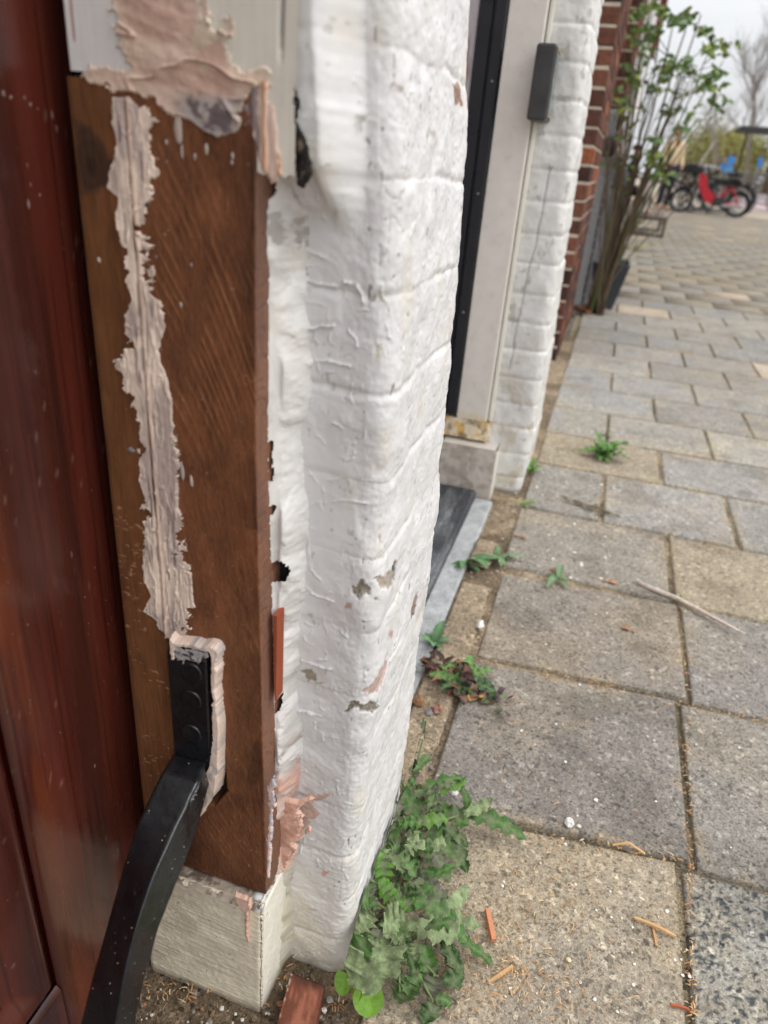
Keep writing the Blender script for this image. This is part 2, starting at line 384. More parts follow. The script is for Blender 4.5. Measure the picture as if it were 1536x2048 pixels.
# the road beyond the pavement, with its pinkish cycle lane
M_road = mat('road_paving', col=(0.20, 0.17, 0.17), rough=0.9, var=0.12, vs=6, bump=0.3, bs=60)
M_lane = mat('pink_lane', col=(0.34, 0.24, 0.25), rough=0.9, var=0.1, vs=5, bump=0.3, bs=60)
M_tan = mat('tan_paving', col=(0.34, 0.29, 0.22), rough=0.9, var=0.12, vs=4, bump=0.3, bs=60, speck=[(6, .85, 1.15, .7)])
flat('verge', 2.2, 4.3, 20.4, 90, 0.004, M_tan); flat('cycle_path', 4.3, 7.0, 12, 160, 0.008, M_lane)
flat('road', 7.0, 13, -5, 200, 0.004, M_road)
flat('lane_line', 4.9, 5.1, 14, 120, 0.012, mat('lane_line', col=(0.6, 0.58, 0.56), rough=0.8, var=0.1))
flat('far_pavement', -0.2, 4.3, 22, 160, -0.002, M_tan)

# ------------------------------------------------------------------ near white brick pier
ZJ = np.array([0.045, 0.105, 0.165, 0.226, 0.287, 0.35, 0.41, 0.47, 0.529, 0.588, 0.647, 0.707, 0.768, 0.83, 0.89, 0.95, 1.01, 1.07])
def xcorner(z): return np.interp(z, [-.03, 0, .18, .35, .52, .645, .787, 1.2], [-.106, -.107, -.1085, -.106, -.108, -.112, -.122, -.126])
def yfar(z): return np.interp(z, [-.03, .12, .235, .43, .53, .66, .756, .81, 1.2], [.585, .587, .59, .592, .590, .586, .586, .580, .575])
def Sz(u, v):
    uc = np.interp(v, [0, 600, 900, 1300, 1600, 1960], [788, 788, 762, 742, 715, 685])
    if u < uc: p = PY(u, v, 0.405); return (p[0] - float(xcorner(p[2])), p[2])
    p = PX(u, v, -0.112); return (p[1] - 0.403, p[2])
def pier_grid(nz, z0, z1, nl, nf, nb, xleft, y0, xc, yf, xback, r=0.017):
    z = np.linspace(z0, z1, nz)
    XC = xc(z); YF = yf(z)
    P = np.zeros((nz, 0, 2)); Nn = np.zeros((nz, 0, 2)); SS = np.zeros((nz, 0))
    def addp(x, y, nx, ny, s):
        nonlocal P, Nn, SS
        P = np.concatenate([P, np.stack([x, y], -1)], 1); Nn = np.concatenate([Nn, np.stack([nx + 0 * x, ny + 0 * x], -1)], 1); SS = np.concatenate([SS, s], 1)
    a = np.linspace(0, 1, nl)[None]; xe = XC[:, None] - r
    x = xleft + (xe - xleft) * a; addp(x, y0 + 0 * x, 0, -1, x - XC[:, None])
    w = np.linspace(0, math.pi / 2, max(int(nl * 0.3), 6))[None, 1:] + 0 * XC[:, None]
    addp(xe + r * np.sin(w), y0 + r - r * np.cos(w), np.sin(w), -np.cos(w), -r + 2 * r * w / (math.pi / 2))
    b = np.linspace(0, 1, nf)[None, 1:]; ye = YF[:, None] - r * .6
    y = y0 + r + (ye - y0 - r) * b; addp(XC[:, None] + 0 * y, y, 1, 0, y - y0)
    w = np.linspace(0, math.pi / 2, 12)[None, 1:] + 0 * XC[:, None]; q = r * .6
    addp(XC[:, None] - q + q * np.cos(w), ye + q * np.sin(w), np.cos(w), np.sin(w), YF[:, None] - y0 + 0 * w + q * w)
    c = np.linspace(0, 1, nb)[None, 1:]
    x = XC[:, None] - q + (xback - XC[:, None] + q) * c; addp(x, YF[:, None] + 0 * x, 0, 1, YF[:, None] - y0 + q + (XC[:, None] - x))
    return P, Nn, SS, np.repeat(z[:, None], P.shape[1], 1)
P, Nn, SS, ZZ = pier_grid(1120, -0.02, 1.0, 105, 110, 16, -0.205, 0.405, xcorner, yfar, -0.26)
left = SS < 0
wob = (fb(SS * 18, ZZ * 5, o=3, s=1) - .5) * 0.008
zz = ZZ + wob
dj = np.min(np.abs(zz[..., None] - ZJ), -1); ci = np.searchsorted(ZJ, zz)
cs = vn(ci * 3.7 + 0.5, np.floor((SS + 0.01) / 0.105 + 0.5 * (ci % 2)) * 2.3 + .5, s=4)
gdep = (0.15 + 1.9 * ss(.35, .75, fb(SS * 16, ZZ * 16, o=2, s=2))) * 0.0021
gdep = gdep * (1 - 0.55 * ss(0.6, 0.75, ZZ) * (SS < 0.01))
h = -gdep * 0.34 * np.exp(-(dj / 0.0026) ** 2) + 0.0003 * ss(0.0, 0.022, dj) + (cs - .5) * 0.0010
# head joints on the street face
hj = np.abs(((SS - 0.012) / 0.1 + 0.5 * (ci % 2)) % 1 - 0.5) * 0.1
h += -0.0007 * np.exp(-(hj / 0.003) ** 2) * (SS > 0.02)
h += (fb(SS * 22, ZZ * 14, o=3, s=21) - .5) * 0.0062 + (fb(SS * 60, ZZ * 60, o=3, s=22) - .5) * 0.0024
h += .033 * ss(-.017, -.034, SS + .006 * (fb(SS * 0, ZZ * 40, s=26) - .5)) * ss(.676, .716, ZZ + .006 * (fb(SS * 120, ZZ * 0, s=27) - .5))
rough_m = ss(0.40, 0.56, fb(SS * 24 + 4, ZZ * 15, o=4, s=23) + 0.20 * (SS > -0.035) + 0.07 * (ZZ > .62))
h += rough_m * (fb(SS * 330, ZZ * 330, o=3, s=24) - .5) * np.where(SS < -.03, .0006, .0009)
# brush marks: horizontal low down, sloping on the street side
h += (0.10 + .6 * ss(0.36, 0.12, ZZ)) * (fb(SS * 30, (ZZ - 0.35 * np.abs(SS)) * 620 + 6 * fb(SS * 40, ZZ * 20, s=40), o=2, s=25) - .5) * 0.0008
# thick paint lips and curled edges
rl = np.random.default_rng(3)
ridg = np.zeros_like(h)
def ridge(pts, wdt=0.0007, amp=0.0012, step=0.0, jag=0.0012):
    global ridg, h
    pts = np.asarray(pts, float); lo = pts.min(0) - 0.008; hi = pts.max(0) + 0.008
    m = (SS > lo[0]) & (SS < hi[0]) & (ZZ > lo[1]) & (ZZ < hi[1])
    if not m.any(): return
    sx_, sz_ = SS[m], ZZ[m]
    jx = (fb(sx_ * 260, sz_ * 260, o=3, s=33) - .5) * 2 * jag; jz = (fb(sx_ * 260 + 50, sz_ * 260, o=3, s=34) - .5) * 2 * jag
    d = ldist(sx_ + jx, sz_ + jz, pts)
    brk = ss(0.3, 0.5, fb(sx_ * 150, sz_ * 150, o=2, s=35))
    h[m] += amp * np.exp(-(d / wdt) ** 2) * (0.35 + brk)
for k in range(170):
    u = -rl.uniform(0.002, 0.066) if rl.random() < .75 else rl.uniform(0.0, 0.17); z = rl.uniform(0.14, 0.76); n = 4; a = rl.uniform(0, 6.28); pts = [(u, z)]
    for q in range(n):
        a += rl.uniform(-.8, .8); L = rl.uniform(.001, .0035); pts.append((pts[-1][0] + L * math.cos(a), pts[-1][1] + L * math.sin(a) * 1.2))
    ridge(pts, rl.uniform(.00035, .0007), rl.uniform(.0003, .0011))
def rp(pl, **k): ridge([Sz(*p) for p in pl], **k)
rp([(588, 660), (587, 620), (590, 565), (615, 562), (640, 570), (672, 575)], amp=.0016); rp([(590, 652), (625, 657), (668, 651)], amp=.0022)
rp([(688, 565), (712, 570), (722, 590), (728, 610)], amp=.0022, wdt=.0009); rp([(585, 545), (612, 532), (610, 500), (640, 510), (672, 530)], amp=.0014)
rp([(608, 600), (640, 606), (655, 615), (657, 640)], amp=.001); rp([(604, 728), (640, 720), (700, 732)], amp=.0013)
rp([(645, 975), (652, 1005), (690, 1000), (735, 1008)], amp=.0011); rp([(655, 960), (690, 955)], amp=.0009)
rp([(560, 1412), (585, 1420), (612, 1422), (640, 1432)], amp=.0022); rp([(572, 1285), (582, 1320), (572, 1350), (590, 1357)], amp=.0024)
rp([(605, 1320), (635, 1330), (662, 1338)], amp=.0018); rp([(600, 1165), (625, 1190), (668, 1203)], amp=.0015); rp([(615, 1060), (622, 1140), (640, 1160)], amp=.001)
rp([(590, 395), (640, 392), (662, 398)], amp=.0018); rp([(580, 470), (612, 472)], amp=.0018)
st = [Sz(646, 415), Sz(632, 432), Sz(645, 428), Sz(654, 440)]; ridge(st, amp=.0024, wdt=.0009, jag=.0002)
# flat scraped pads
for pol in ([(592, 575), (640, 575), (682, 600), (680, 645), (600, 650)], [(600, 410), (680, 420), (670, 490), (595, 500)], [(600, 900), (700, 900), (720, 1080), (640, 1150), (595, 1050)]):
    m = ss(-0.002, 0.003, sdf(SS, ZZ, [Sz(*p) for p in pol])); h = h * (1 - 0.6 * m) + 0.0004 * m
base = lin((222, 220, 219)) * 1.0
Cc = np.broadcast_to(base, P.shape[:2] + (3,)).copy()
Cc = Cc * (0.93 + 0.12 * fb(SS * 30, ZZ * 22, o=4, s=51))[..., None]
Cc = mixc(Cc, Cc * np.array([0.86, 0.83, 0.80]), 0.6 * np.exp(-(dj / 0.003) ** 2) * fb(SS * 50, ZZ * 50, s=52))
warm = ss(0.30, 0.05, ZZ + 0.1 * fb(SS * 20, ZZ * 20, s=53)) * (SS < 0.02); Cc = mixc(Cc, Cc * np.array([0.97, 0.93, 0.84]), 0.85 * warm)
Cc = mixc(Cc, Cc * np.array([0.92, 0.86, 0.70]), ss(0.60, 0.78, fb(SS * 35, ZZ * 25, o=4, s=54)) * 0.35)
# speckle of pin holes and grime on the street side
pin = ss(0.83, 0.89, fb(SS * 240, ZZ * 160, o=2, s=55, g=.3)) * (0.4 + 0.6 * (SS > -.02)); Cc = mixc(Cc, lin((120, 112, 104)) + 0 * Cc, 0.75 * pin); h -= pin * .0006
crk = np.abs(fb(SS * 30, ZZ * 16, o=4, s=56) - .5); ck = np.exp(-(crk / 0.0045) ** 2) * ss(.52, .62, fb(SS * 14, ZZ * 11, s=57)) * (SS > -.01)
Cc = mixc(Cc, lin((140, 132, 122)) + 0 * Cc, 0.5 * ck); h -= ck * .0005
def spot(pol, c, a=1.0, dep=0.0, jag=0.003, soft=0.0006, nf=220):
    global h, Cc
    pl = np.array([Sz(*p) for p in pol]); lo = pl.min(0) - .008; hi = pl.max(0) + .008
    m = (SS > lo[0]) & (SS < hi[0]) & (ZZ > lo[1]) & (ZZ < hi[1])
    if not m.any(): return
    s_, z_ = SS[m], ZZ[m]
    d = sdf(s_ + (fb(s_ * nf, z_ * nf, s=61) - .5) * jag * 2, z_ + (fb(s_ * nf + 30, z_ * nf, s=62) - .5) * jag * 2, pl)
    k = ss(-soft, soft, d) * a
    n = 0.45 + 1.25 * fb(s_ * 620, z_ * 620, o=3, s=63, g=.8)
    Cc[m] = mixc(Cc[m], lin(c) * n[..., None], k); h[m] -= dep * k * (0.6 + 0.8 * fb(s_ * 400, z_ * 400, o=2, s=64))
spot([(703, 1172), (722, 1165), (742, 1172), (740, 1190), (715, 1194)], (138, 130, 116), dep=.0015, jag=.0045)
spot([(748, 1162), (765, 1140), (775, 1128), (776, 1150), (770, 1168), (758, 1180)], (160, 150, 138), dep=.0012, jag=.0045)
spot([(774, 1122), (780, 1124), (778, 1165), (774, 1168)], (34, 28, 24), dep=.003, jag=.001)
spot([(806, 1222), (815, 1190), (822, 1185), (816, 1226), (806, 1245)], (150, 126, 116), dep=.0012)
spot([(815, 1212), (820, 1210), (818, 1232), (814, 1234)], (50, 40, 34), dep=.002, jag=.001)
spot([(722, 1385), (738, 1352), (758, 1318), (764, 1330), (750, 1365), (735, 1390)], (176, 146, 134), a=.8, dep=.001, jag=.0045)
spot([(690, 1425), (706, 1402), (738, 1398), (742, 1412), (715, 1420)], (128, 120, 106), dep=.0018, jag=.005)
spot([(763, 1268), (772, 1260), (770, 1275)], (170, 130, 116), a=.8)
spot([(690, 1203), (706, 1206), (704, 1215), (692, 1214)], (170, 140, 118), a=.8)
spot([(605, 1338), (622, 1336), (632, 1356), (615, 1366)], (132, 120, 94), a=.8, dep=.0008, jag=.005)
spot([(625, 1360), (650, 1362), (640, 1368)], (150, 136, 104), a=.6)
spot([(618, 1590), (665, 1588), (650, 1598), (622, 1606), (640, 1628), (600, 1660), (590, 1640)], (196, 158, 138), a=.75, jag=.005, dep=-.0003)
spot([(642, 1742), (660, 1738), (662, 1744), (646, 1750)], (205, 140, 120), a=.8)
spot([(722, 240), (736, 236), (738, 248), (728, 254)], (140, 136, 122), a=.7); spot([(820, 172), (836, 170), (832, 188)], (150, 128, 108), a=.6)
spot([(932, 170), (945, 168), (945, 210), (935, 208)], (128, 92, 66), a=.9)
spot([(870, 260), (890, 262), (886, 275)], (150, 138, 112), a=.5); spot([(818, 328), (828, 330), (825, 350)], (150, 138, 112), a=.5)
spot([(755, 690), (775, 692), (770, 716), (748, 724)], (196, 186, 158), a=.6); spot([(762, 585), (790, 590), (790, 610), (765, 612)], (188, 184, 172), a=.7)
spot([(574, 1896), (600, 1770), (640, 1850), (650, 1930), (600, 1925)], (206, 196, 168), a=.35, jag=.01)
for pl in ([(572, 1690), (577, 1700), (582, 1712), (577, 1722)], [(572, 1770), (570, 1782), (566, 1800), (568, 1830)]):
    ln = np.array([Sz(*p) for p in pl]); d = ldist(SS + (fb(SS * 200, ZZ * 200, s=71) - .5) * .002, ZZ, ln); k = np.exp(-(d / .0009) ** 2)
    Cc = mixc(Cc, lin((40, 32, 26)) + 0 * Cc, k); h -= k * .003
# foot darkens towards the ground
k = ss(0.012, -0.004, ZZ + .012 * fb(SS * 60, ZZ * 60, s=72)); Cc = mixc(Cc, lin((104, 100, 92)) + 0 * Cc, .8 * k)
V = np.stack([P[..., 0] + Nn[..., 0] * h, P[..., 1] + Nn[..., 1] * h, ZZ], -1)
pier = thing('brick_pier', (-0.17, 0.5, 0), 'white painted brick pier with thick flaking paint, nearest one beside the repaired door frame', 'pier', 'white painted piers')
mesh('painted_brick', V, gridF(*h.shape), M_paint, pier, smooth=True, col=Cc)
b = MB(); b.box((-0.26, 0.409, -0.02), (-0.128, 0.522, 1.0), lin((190, 185, 180))); b.box((-0.62, 0.44, 0), (-0.24, 0.52, 3.2), lin((190, 185, 180)))
b.box((-0.26, 0.409, 1.001), (-0.124, 0.524, 3.2), lin((215, 213, 210)), bev=.008); b.build('masonry_core', M_paint, pier, usecol=True)

# ------------------------------------------------------------------ door frame with the spliced timber
frame = thing('door_frame', (-0.23, 0.38, 0), 'weathered door frame post with bare brown repair timber, pink filler and cream stone plinth', 'door frame')
TY = 0.362
def xright(z): return np.interp(z, [.14, .40, .55, .70, .76], [-.1725, -.1772, -.1802, -.1800, -.1795])
SEAM = -0.2510
def timber(name, xl, xr, nx, wood, seed, ztop=0.743, side=True):
    zb = 0.1475; nz = 880
    z = np.linspace(zb, ztop, nz); a = np.linspace(0, 1, nx)
    XL = xl + 0 * z; XR = xr(z) if callable(xr) else xr + 0 * z
    X = XL[:, None] + (XR - XL)[:, None] * a[None]; Yy = np.full_like(X, TY); Z = np.repeat(z[:, None], nx, 1)
    T = X.copy()                                   # unfolded width coordinate
    nxv = np.zeros_like(X); nyv = -np.ones_like(X)
    if side:
        k = 26; dd = np.linspace(0, 0.034, k)[None, 1:] + 0 * z[:, None]
        ed = 0.0005 * np.minimum(dd / .001, 1)
        X = np.concatenate([X, XR[:, None] + ed], 1); Yy = np.concatenate([Yy, TY + dd], 1); Z = np.concatenate([Z, np.repeat(z[:, None], k - 1, 1)], 1)
        T = np.concatenate([T, XR[:, None] + dd], 1); nxv = np.concatenate([nxv, np.ones_like(dd)], 1); nyv = np.concatenate([nyv, 0 * dd], 1)
    hh, cc = wood(T, Z, nxv)
    Vv = np.stack([X + nxv * hh, Yy + nyv * hh, Z], -1)
    mesh(name, Vv, gridF(*X.shape), M_wood, frame, smooth=True, col=cc)
def fibre(T, Z, ang, s, fx=900, fz=60):
    c, n = math.cos(ang), math.sin(ang); a = T * c + Z * n; b_ = -T * n + Z * c
    return fb(a * fx, b_ * fz, o=3, s=s)
def woodR(T, Z, side):
    f = fibre(T, Z, 0.16, 81, 700, 55); f2 = fb(T * 160, Z * 60, o=4, s=82)
    c0 = lin((136, 86, 56)); c1 = lin((90, 56, 37))
    f3 = fibre(T, Z, 0.12, 87, 2200, 260); f4 = fb(T * 28, Z * 16, o=4, s=86)
    tt = np.clip(0.28 + .55 * (f - .5) + .5 * (f2 - .5) + 1.1 * (f3 - .5) + 1.3 * (f4 - .5) + 0.35 * ss(0.5, 0.2, Z), 0, 1)
    c = mixc(c0 + 0 * T[..., None], c1 + 0 * T[..., None], tt)
    # saw marks: families of slanting arcs
    hsum = 0
    for (zc, zw, slope, curv, fr, amp, sd) in ((0.625, 0.075, 2.0, 9.0, 88, .8, 83), (0.19, 0.05, 1.5, 3.0, 118, .35, 84)):
        q = Z + slope * (T + 0.215) + curv * (T + 0.215) ** 2 + 0.004 * (fb(T * 30, Z * 30, s=sd) - .5)
        ph = q * fr + 1.2 * vn(q * 40, 0 * q, s=sd + 1)
        sx = np.abs((ph % 1) - .5) * 2
        ln = np.exp(-(sx / 0.22) ** 2)
        on = ss(.38, .62, fb(T * 60, Z * 25, o=3, s=sd + 2)) * (.3 + vn(np.floor(ph) * 1.7 + .3, 0 * q + .5, s=sd + 3))
        env = np.exp(-((Z - zc) / zw) ** 4) * (1 - 0.4 * (T < -0.235))
        ln = ln * on * env * amp * (side < .5)
        c = mixc(c, lin((182, 122, 78)) + 0 * c, 0.9 * ln); hsum = hsum + ln * 0.0005
    fine = ss(.55, .72, fibre(T, Z, 0.50, 88, 1700, 50)) * ss(.52, .45, Z); c = mixc(c, lin((160, 108, 68)) + 0 * c, 0.30 * fine * ss(.4, .6, fb(T * 40, Z * 24, o=3, s=118)))
    # stains
    s1 = ss(-.01, .02, sdf(T + .012 * (fb(T * 60, Z * 60, s=89) - .5), Z, [(-.212, .41), (-.176, .40), (-.176, .28), (-.20, .31)])); c = mixc(c, c * np.array([.60, .62, .58]), .8 * s1)
    s2 = ss(.215, .15, Z + .03 * fb(T * 30, Z * 30, s=90)); c = mixc(c, c * .62, .7 * s2)
    s3 = np.exp(-((T + .178) / .012) ** 2) * ss(.62, .70, fb(T * 40, Z * 14, s=91) + .16 * (Z > .5)); c = mixc(c, c * .45, .8 * s3)
    s4 = ss(.50, .70, fb(T * 45, Z * 28, o=4, s=92)); c = mixc(c, c * np.array([.70, .68, .68]), .55 * s4)
    s5 = np.exp(-((T + .246) / .010) ** 2) * ss(.55, .42, Z) ; c = mixc(c, c * np.array([.72, .6, .55]), .5 * s5)
    pt = ss(.86, .92, fb(T * 420, Z * 420, o=2, s=93, g=.3)) * ss(.45, .6, fb(T * 50, Z * 50, s=94)); c = mixc(c, lin((196, 170, 150)) + 0 * c, .5 * pt)
    # sawn side edge: grey, cross grain nicks
    nick = np.exp(-(((Z * 95 + 3 * vn(Z * 60, T * 40, s=95)) % 1 - .5) / .10) ** 2) * ss(.4, .6, vn(Z * 130, T * 200, s=96)); c = mixc(c, c * .45, .7 * nick * side)
    c = mixc(c, mixc(c, lin((128, 98, 84)) + 0 * c, .5 + 0 * T), side)
    hh = (f - .5) * .0003 + (fb(T * 60, Z * 30, o=2, s=97) - .5) * .0009 + hsum + (fb(T * 420, Z * 420, s=98) - .5) * .00028 - nick * side * .0006
    # the iron strap's mortise and the slot beside it
    mo = ss(-.0004, .0006, sdf(T, Z, [(-.2520, .392), (-.2118, .397), (-.2075, .30), (-.2070, .262), (-.2055, .258), (-.2185, .235), (-.2520, .245)])) * (side < .5)
    hh = hh - mo * .016; c = mixc(c, c * .5, mo)
    ed = ss(.0025, .0, np.abs(T - xright(Z) + .0012)) * ss(.5, .6, fb(T * 200, Z * 60, s=99)); c = mixc(c, c * .55, .6 * ed)
    return hh, c
def woodL(T, Z, side):
    f = fibre(T, Z, 0.05, 101, 800, 40); f2 = fb(T * 90, Z * 30, o=4, s=102)
    c = mixc(lin((124, 80, 48)) + 0 * T[..., None], lin((92, 55, 32)) + 0 * T[..., None], np.clip(.3 + 1.0 * (f - .5) + 1.2 * (f2 - .5), 0, 1))
    kn = ss(-.002, .003, sdf(T + .006 * (fb(T * 120, Z * 120, s=103) - .5), Z + .006 * (fb(T * 120 + 9, Z * 120, s=104) - .5), [(-.2862, .725), (-.276, .722), (-.266, .712), (-.262, .700), (-.268, .690), (-.284, .688)]))
    rg = np.sqrt((T + .277) ** 2 + ((Z - .702) * .8) ** 2); kc = lin((64, 46, 36)) * (0.9 + .16 * np.sin(rg * 1100 + 5 * fb(T * 200, Z * 200, s=119)))[..., None] * (1 - .6 * np.exp(-(rg / .004) ** 2))[..., None]
    c = mixc(c, kc, .85 * kn)
    fl = ss(.70, .80, fb(T * 260, Z * 620, o=2, s=105, g=.4)) * ss(.47, .60, fb(T * 30, Z * 45, o=3, s=106)) * ss(.58, .5, Z); c = mixc(c, lin((188, 140, 110)) + 0 * c, .75 * fl)
    c = mixc(c, c * .5, .6 * np.exp(-((T + .2862) / .0016) ** 2)); c = mixc(c, c * np.array([.75, .7, .6]), ss(.5, .7, fb(T * 40, Z * 9, s=107)))
    dk = ss(.78, .84, fb(T * 110, Z * 50, o=2, s=108)); c = mixc(c, c * .4, .6 * dk * (Z > .62))
    hh = (f - .5) * .00025 + (fb(T * 50, Z * 20, o=2, s=109) - .5) * .0007 - .0004 * fl
    mo = ss(-.0004, .0006, sdf(T, Z, [(-.2520, .392), (-.2480, .397), (-.2480, .235), (-.2520, .245)])); hh = hh - mo * .016
    return hh, c
timber('repair_board', SEAM, xright, 120, woodR, 1)
timber('repair_board', -0.2865, SEAM, 52, woodL, 2, side=False)
b = MB(); b.box((-0.2862, 0.379, .148), (-0.1805, .47, .742)); b.build('post_core', mat('old_wood', col=(.09, .045, .025), rough=.8, stretch=(1, 1, .1)), frame)
# bottom end grain of the boards
b = MB(); b.box((-0.2863, 0.3625, .1472), (-0.1728, .395, .1484)); b.build('end_grain', mat('end_grain', col=(.06, .032, .02), rough=.9), frame)

# old white post above the splice, its raised filler smears and cracks
def white_post():
    x = np.linspace(-.2858, -.158, 190); z = np.linspace(.7, .86, 240); X, Z = np.meshgrid(x, z)
    hh = (fb(X * 600, Z * 25, o=3, s=111) - .5) * .00012 + (fb(X * 30, Z * 12, s=112) - .5) * .0008
    gr = np.exp(-((X + .1655 + .0006 * np.sin(Z * 60)) / .0011) ** 2) * ss(.752, .760, Z) ; hh -= gr * .0012
    hh += -.004 * ss(-.2835, -.2862, X)
    c = lin((226, 222, 218)) + 0 * X[..., None]
    c = mixc(c, lin((228, 222, 208)) + 0 * c, ss(-.215, -.19, X + .02 * fb(X * 30, Z * 30, s=113)))
    c = c * (.95 + .1 * fb(X * 400, Z * 14, o=3, s=114))[..., None]
    c = mixc(c, lin((96, 92, 96)) + 0 * c, .8 * gr * ss(.4, .55, fb(X * 20, Z * 60, s=115)))
    fkl = ss(-.0012, -.0002, -np.abs(X + .2795)) * (Z < .792); c = mixc(c, lin((150, 70, 60)) + 0 * c, .8 * fkl * ss(.45, .6, fb(X * 50, Z * 60, s=116)))
    keep = (Z > .7455 + .0012 * (fb(X * 120, 0 * X, s=117) - .5)) | ((X > -.1785) & (Z > .705 + .002 * vn(X * 400, 0 * X)))
    # crevice between post and brick
    cv = sdf(X + .002 * (fb(X * 300, Z * 300, s=118) - .5), Z, [PY(u, v, TY)[[0, 2]] for u, v in [(592, 160), (602, 205), (600, 250), (618, 290), (622, 345), (606, 374), (594, 372), (592, 240), (588, 200)]])
    keep &= cv < 0
    V_, F_, C_ = compact(np.stack([X, TY - hh, Z], -1), gridF(*X.shape, keep), c)
    mesh('old_white_post', V_, F_, M_gloss, frame, smooth=True, col=C_)
    b = MB(); b.box((-.2858, TY + .004, .748), (-.164, .46, .86), lin((150, 140, 130))); b.box((-.2858, TY, .861), (-.158, .46, 2.12), lin((226, 222, 214)), bev=.003)
    b.build('post_body', M_gloss, frame, usecol=True)
white_post()
b = MB(); b.box((-.2865, .36, 2.12), (-.16, -.70 + 1.16, 2.2)); b.V = []; b.F = []; b.C = []
b.box((-.35, -.70, 2.12), (-.16, .40, 2.24), lin((226, 222, 214)), bev=.003); b.build('lintel', M_gloss, frame, usecol=True)
b = MB(); b.box((-.2865, -.70, 0), (-.16, -.62, 2.119), lin((226, 222, 214)), bev=.003); b.build('far_post', M_gloss, frame, usecol=True)

def smear(name, polys, plane, res, thick, colf, parent, m=M_putty, jag=.003, hf=None, seed=1, lab=None, nf=(260, 260), off=.0004, edge=.0012):
    """raised filler: an outline on the plane y=const given its own thickness"""
    pls = [np.array([PY(u, v, plane)[[0, 2]] for u, v in pl]) for pl in polys]
    al = np.concatenate(pls); lo = al.min(0) - .006; hi = al.max(0) + .006
    x = np.arange(lo[0], hi[0], res); z = np.arange(lo[1], hi[1], res); X, Z = np.meshgrid(x, z)
    amp_ = .25 + 1.5 * ss(.35, .7, fb(X * 45, Z * 45, o=2, s=seed + 7)); jx = ((fb(X * nf[0], Z * nf[1], o=5, s=seed, g=.6) - .5) * 1.4 + (fb(X * 70, Z * 70, o=3, s=seed + 5) - .5)) * 2 * jag * amp_; jz = ((fb(X * nf[0] + 70, Z * nf[1], o=5, s=seed + 1, g=.6) - .5) * 1.4 + (fb(X * 70 + 9, Z * 70, o=3, s=seed + 6) - .5)) * 2 * jag * amp_
    d = np.max([sdf(X + jx, Z + jz, pl) for pl in pls], 0)
    prof = ss(-.0002, edge, d)
    hh = thick * prof + (hf(X, Z, d) if hf else 0) * prof
    Yv = plane - hh + off * 2.2 * (1 - prof)
    keep = d > -.0006
    V_, F_, C_ = compact(np.stack([X, Yv, Z], -1), gridF(*X.shape, keep), colf(X, Z, d))
    o = mesh(name, V_, F_, m, parent, smooth=True, col=C_)
    if lab: o['label'] = lab
    return o
# seam smear
seam_poly = [(225,195),(218,230),(235,290),(210,370),(235,400),(230,440),(250,500),(255,560),(262,600),(247,625),(248,670),(265,690),(240,720),(252,800),(275,850),(278,960),(292,1000),(285,1060),(290,1110),(285,1130),(290,1160),(300,1190),(285,1225),(310,1240),(325,1262),(342,1282),(385,1280),(375,1240),(388,1220),(385,1140),(375,1130),(370,1060),(355,1010),(358,930),(345,880),(348,800),(330,740),(318,700),(330,660),(320,610),(305,590),(300,510),(285,440),(300,380),(315,350),(305,300),(310,250),(290,220),(262,195)]
def seam_c(X, Z, d):
    stv = fb(X * 900, Z * 40 + 3 * fb(X * 60, Z * 30, s=121), o=3, s=122)
    thin = ss(.42, .60, fb(X * 80, Z * 32, o=4, s=123) + .14 * np.exp(-((Z - .56) / .05) ** 2) - .05 * (Z < .5))
    c = mixc(lin((244, 222, 204)) + 0 * X[..., None], lin((228, 206, 190)) + 0 * X[..., None], ss(.4, .62, stv))
    c = mixc(c, lin((164, 146, 142)) + 0 * c, thin * .6)
    c = mixc(c, lin((104, 88, 90)) + 0 * c, .8 * ss(.64, .72, stv) * ss(.42, .62, fb(X * 50, Z * 30, s=124)))
    gl = np.exp(-((X - SEAM - .0006) / .0011) ** 2); c = mixc(c, lin((216, 186, 166)) + 0 * c, .85 * gl)
    dk = np.exp(-((X - SEAM + .0022) / .0007) ** 2) * ss(.4, .6, vn(Z * 60, X * 0, s=125)); c = mixc(c, lin((92, 72, 74)) + 0 * c, .7 * dk)
    rim = np.exp(-((d - .0012) / .0010) ** 2); return mixc(c, lin((222, 202, 184)) + 0 * c, .7 * rim * ss(.4, .55, vn(X * 160, Z * 160, s=126)))
def seam_h(X, Z, d):
    stv = fb(X * 900, Z * 40 + 3 * fb(X * 60, Z * 30, s=121), o=3, s=122)
    return (stv - .5) * .0006 + .0012 * np.exp(-((X - SEAM - .0006) / .0009) ** 2) + .0022 * (fb(X * 90, Z * 34, o=4, s=128) - .5) + .0010 * np.exp(-(np.abs(fb(X * 130, Z * 30, o=3, s=129) - .5) / .02) ** 2) - .0010 * np.exp(-((X - SEAM + .0022) / .0007) ** 2) + .0006 * np.exp(-((d - .0012) / .0010) ** 2) * vn(X * 160, Z * 160, s=126) + (fb(X * 260, Z * 200, s=127) - .5) * .0009
smear('filler_smear', [seam_poly], TY, .00062, .0011, seam_c, frame, hf=seam_h, seed=120, jag=.0042, nf=(190, 230), lab='thin grey pink filler smeared down the joint of the two brown boards')
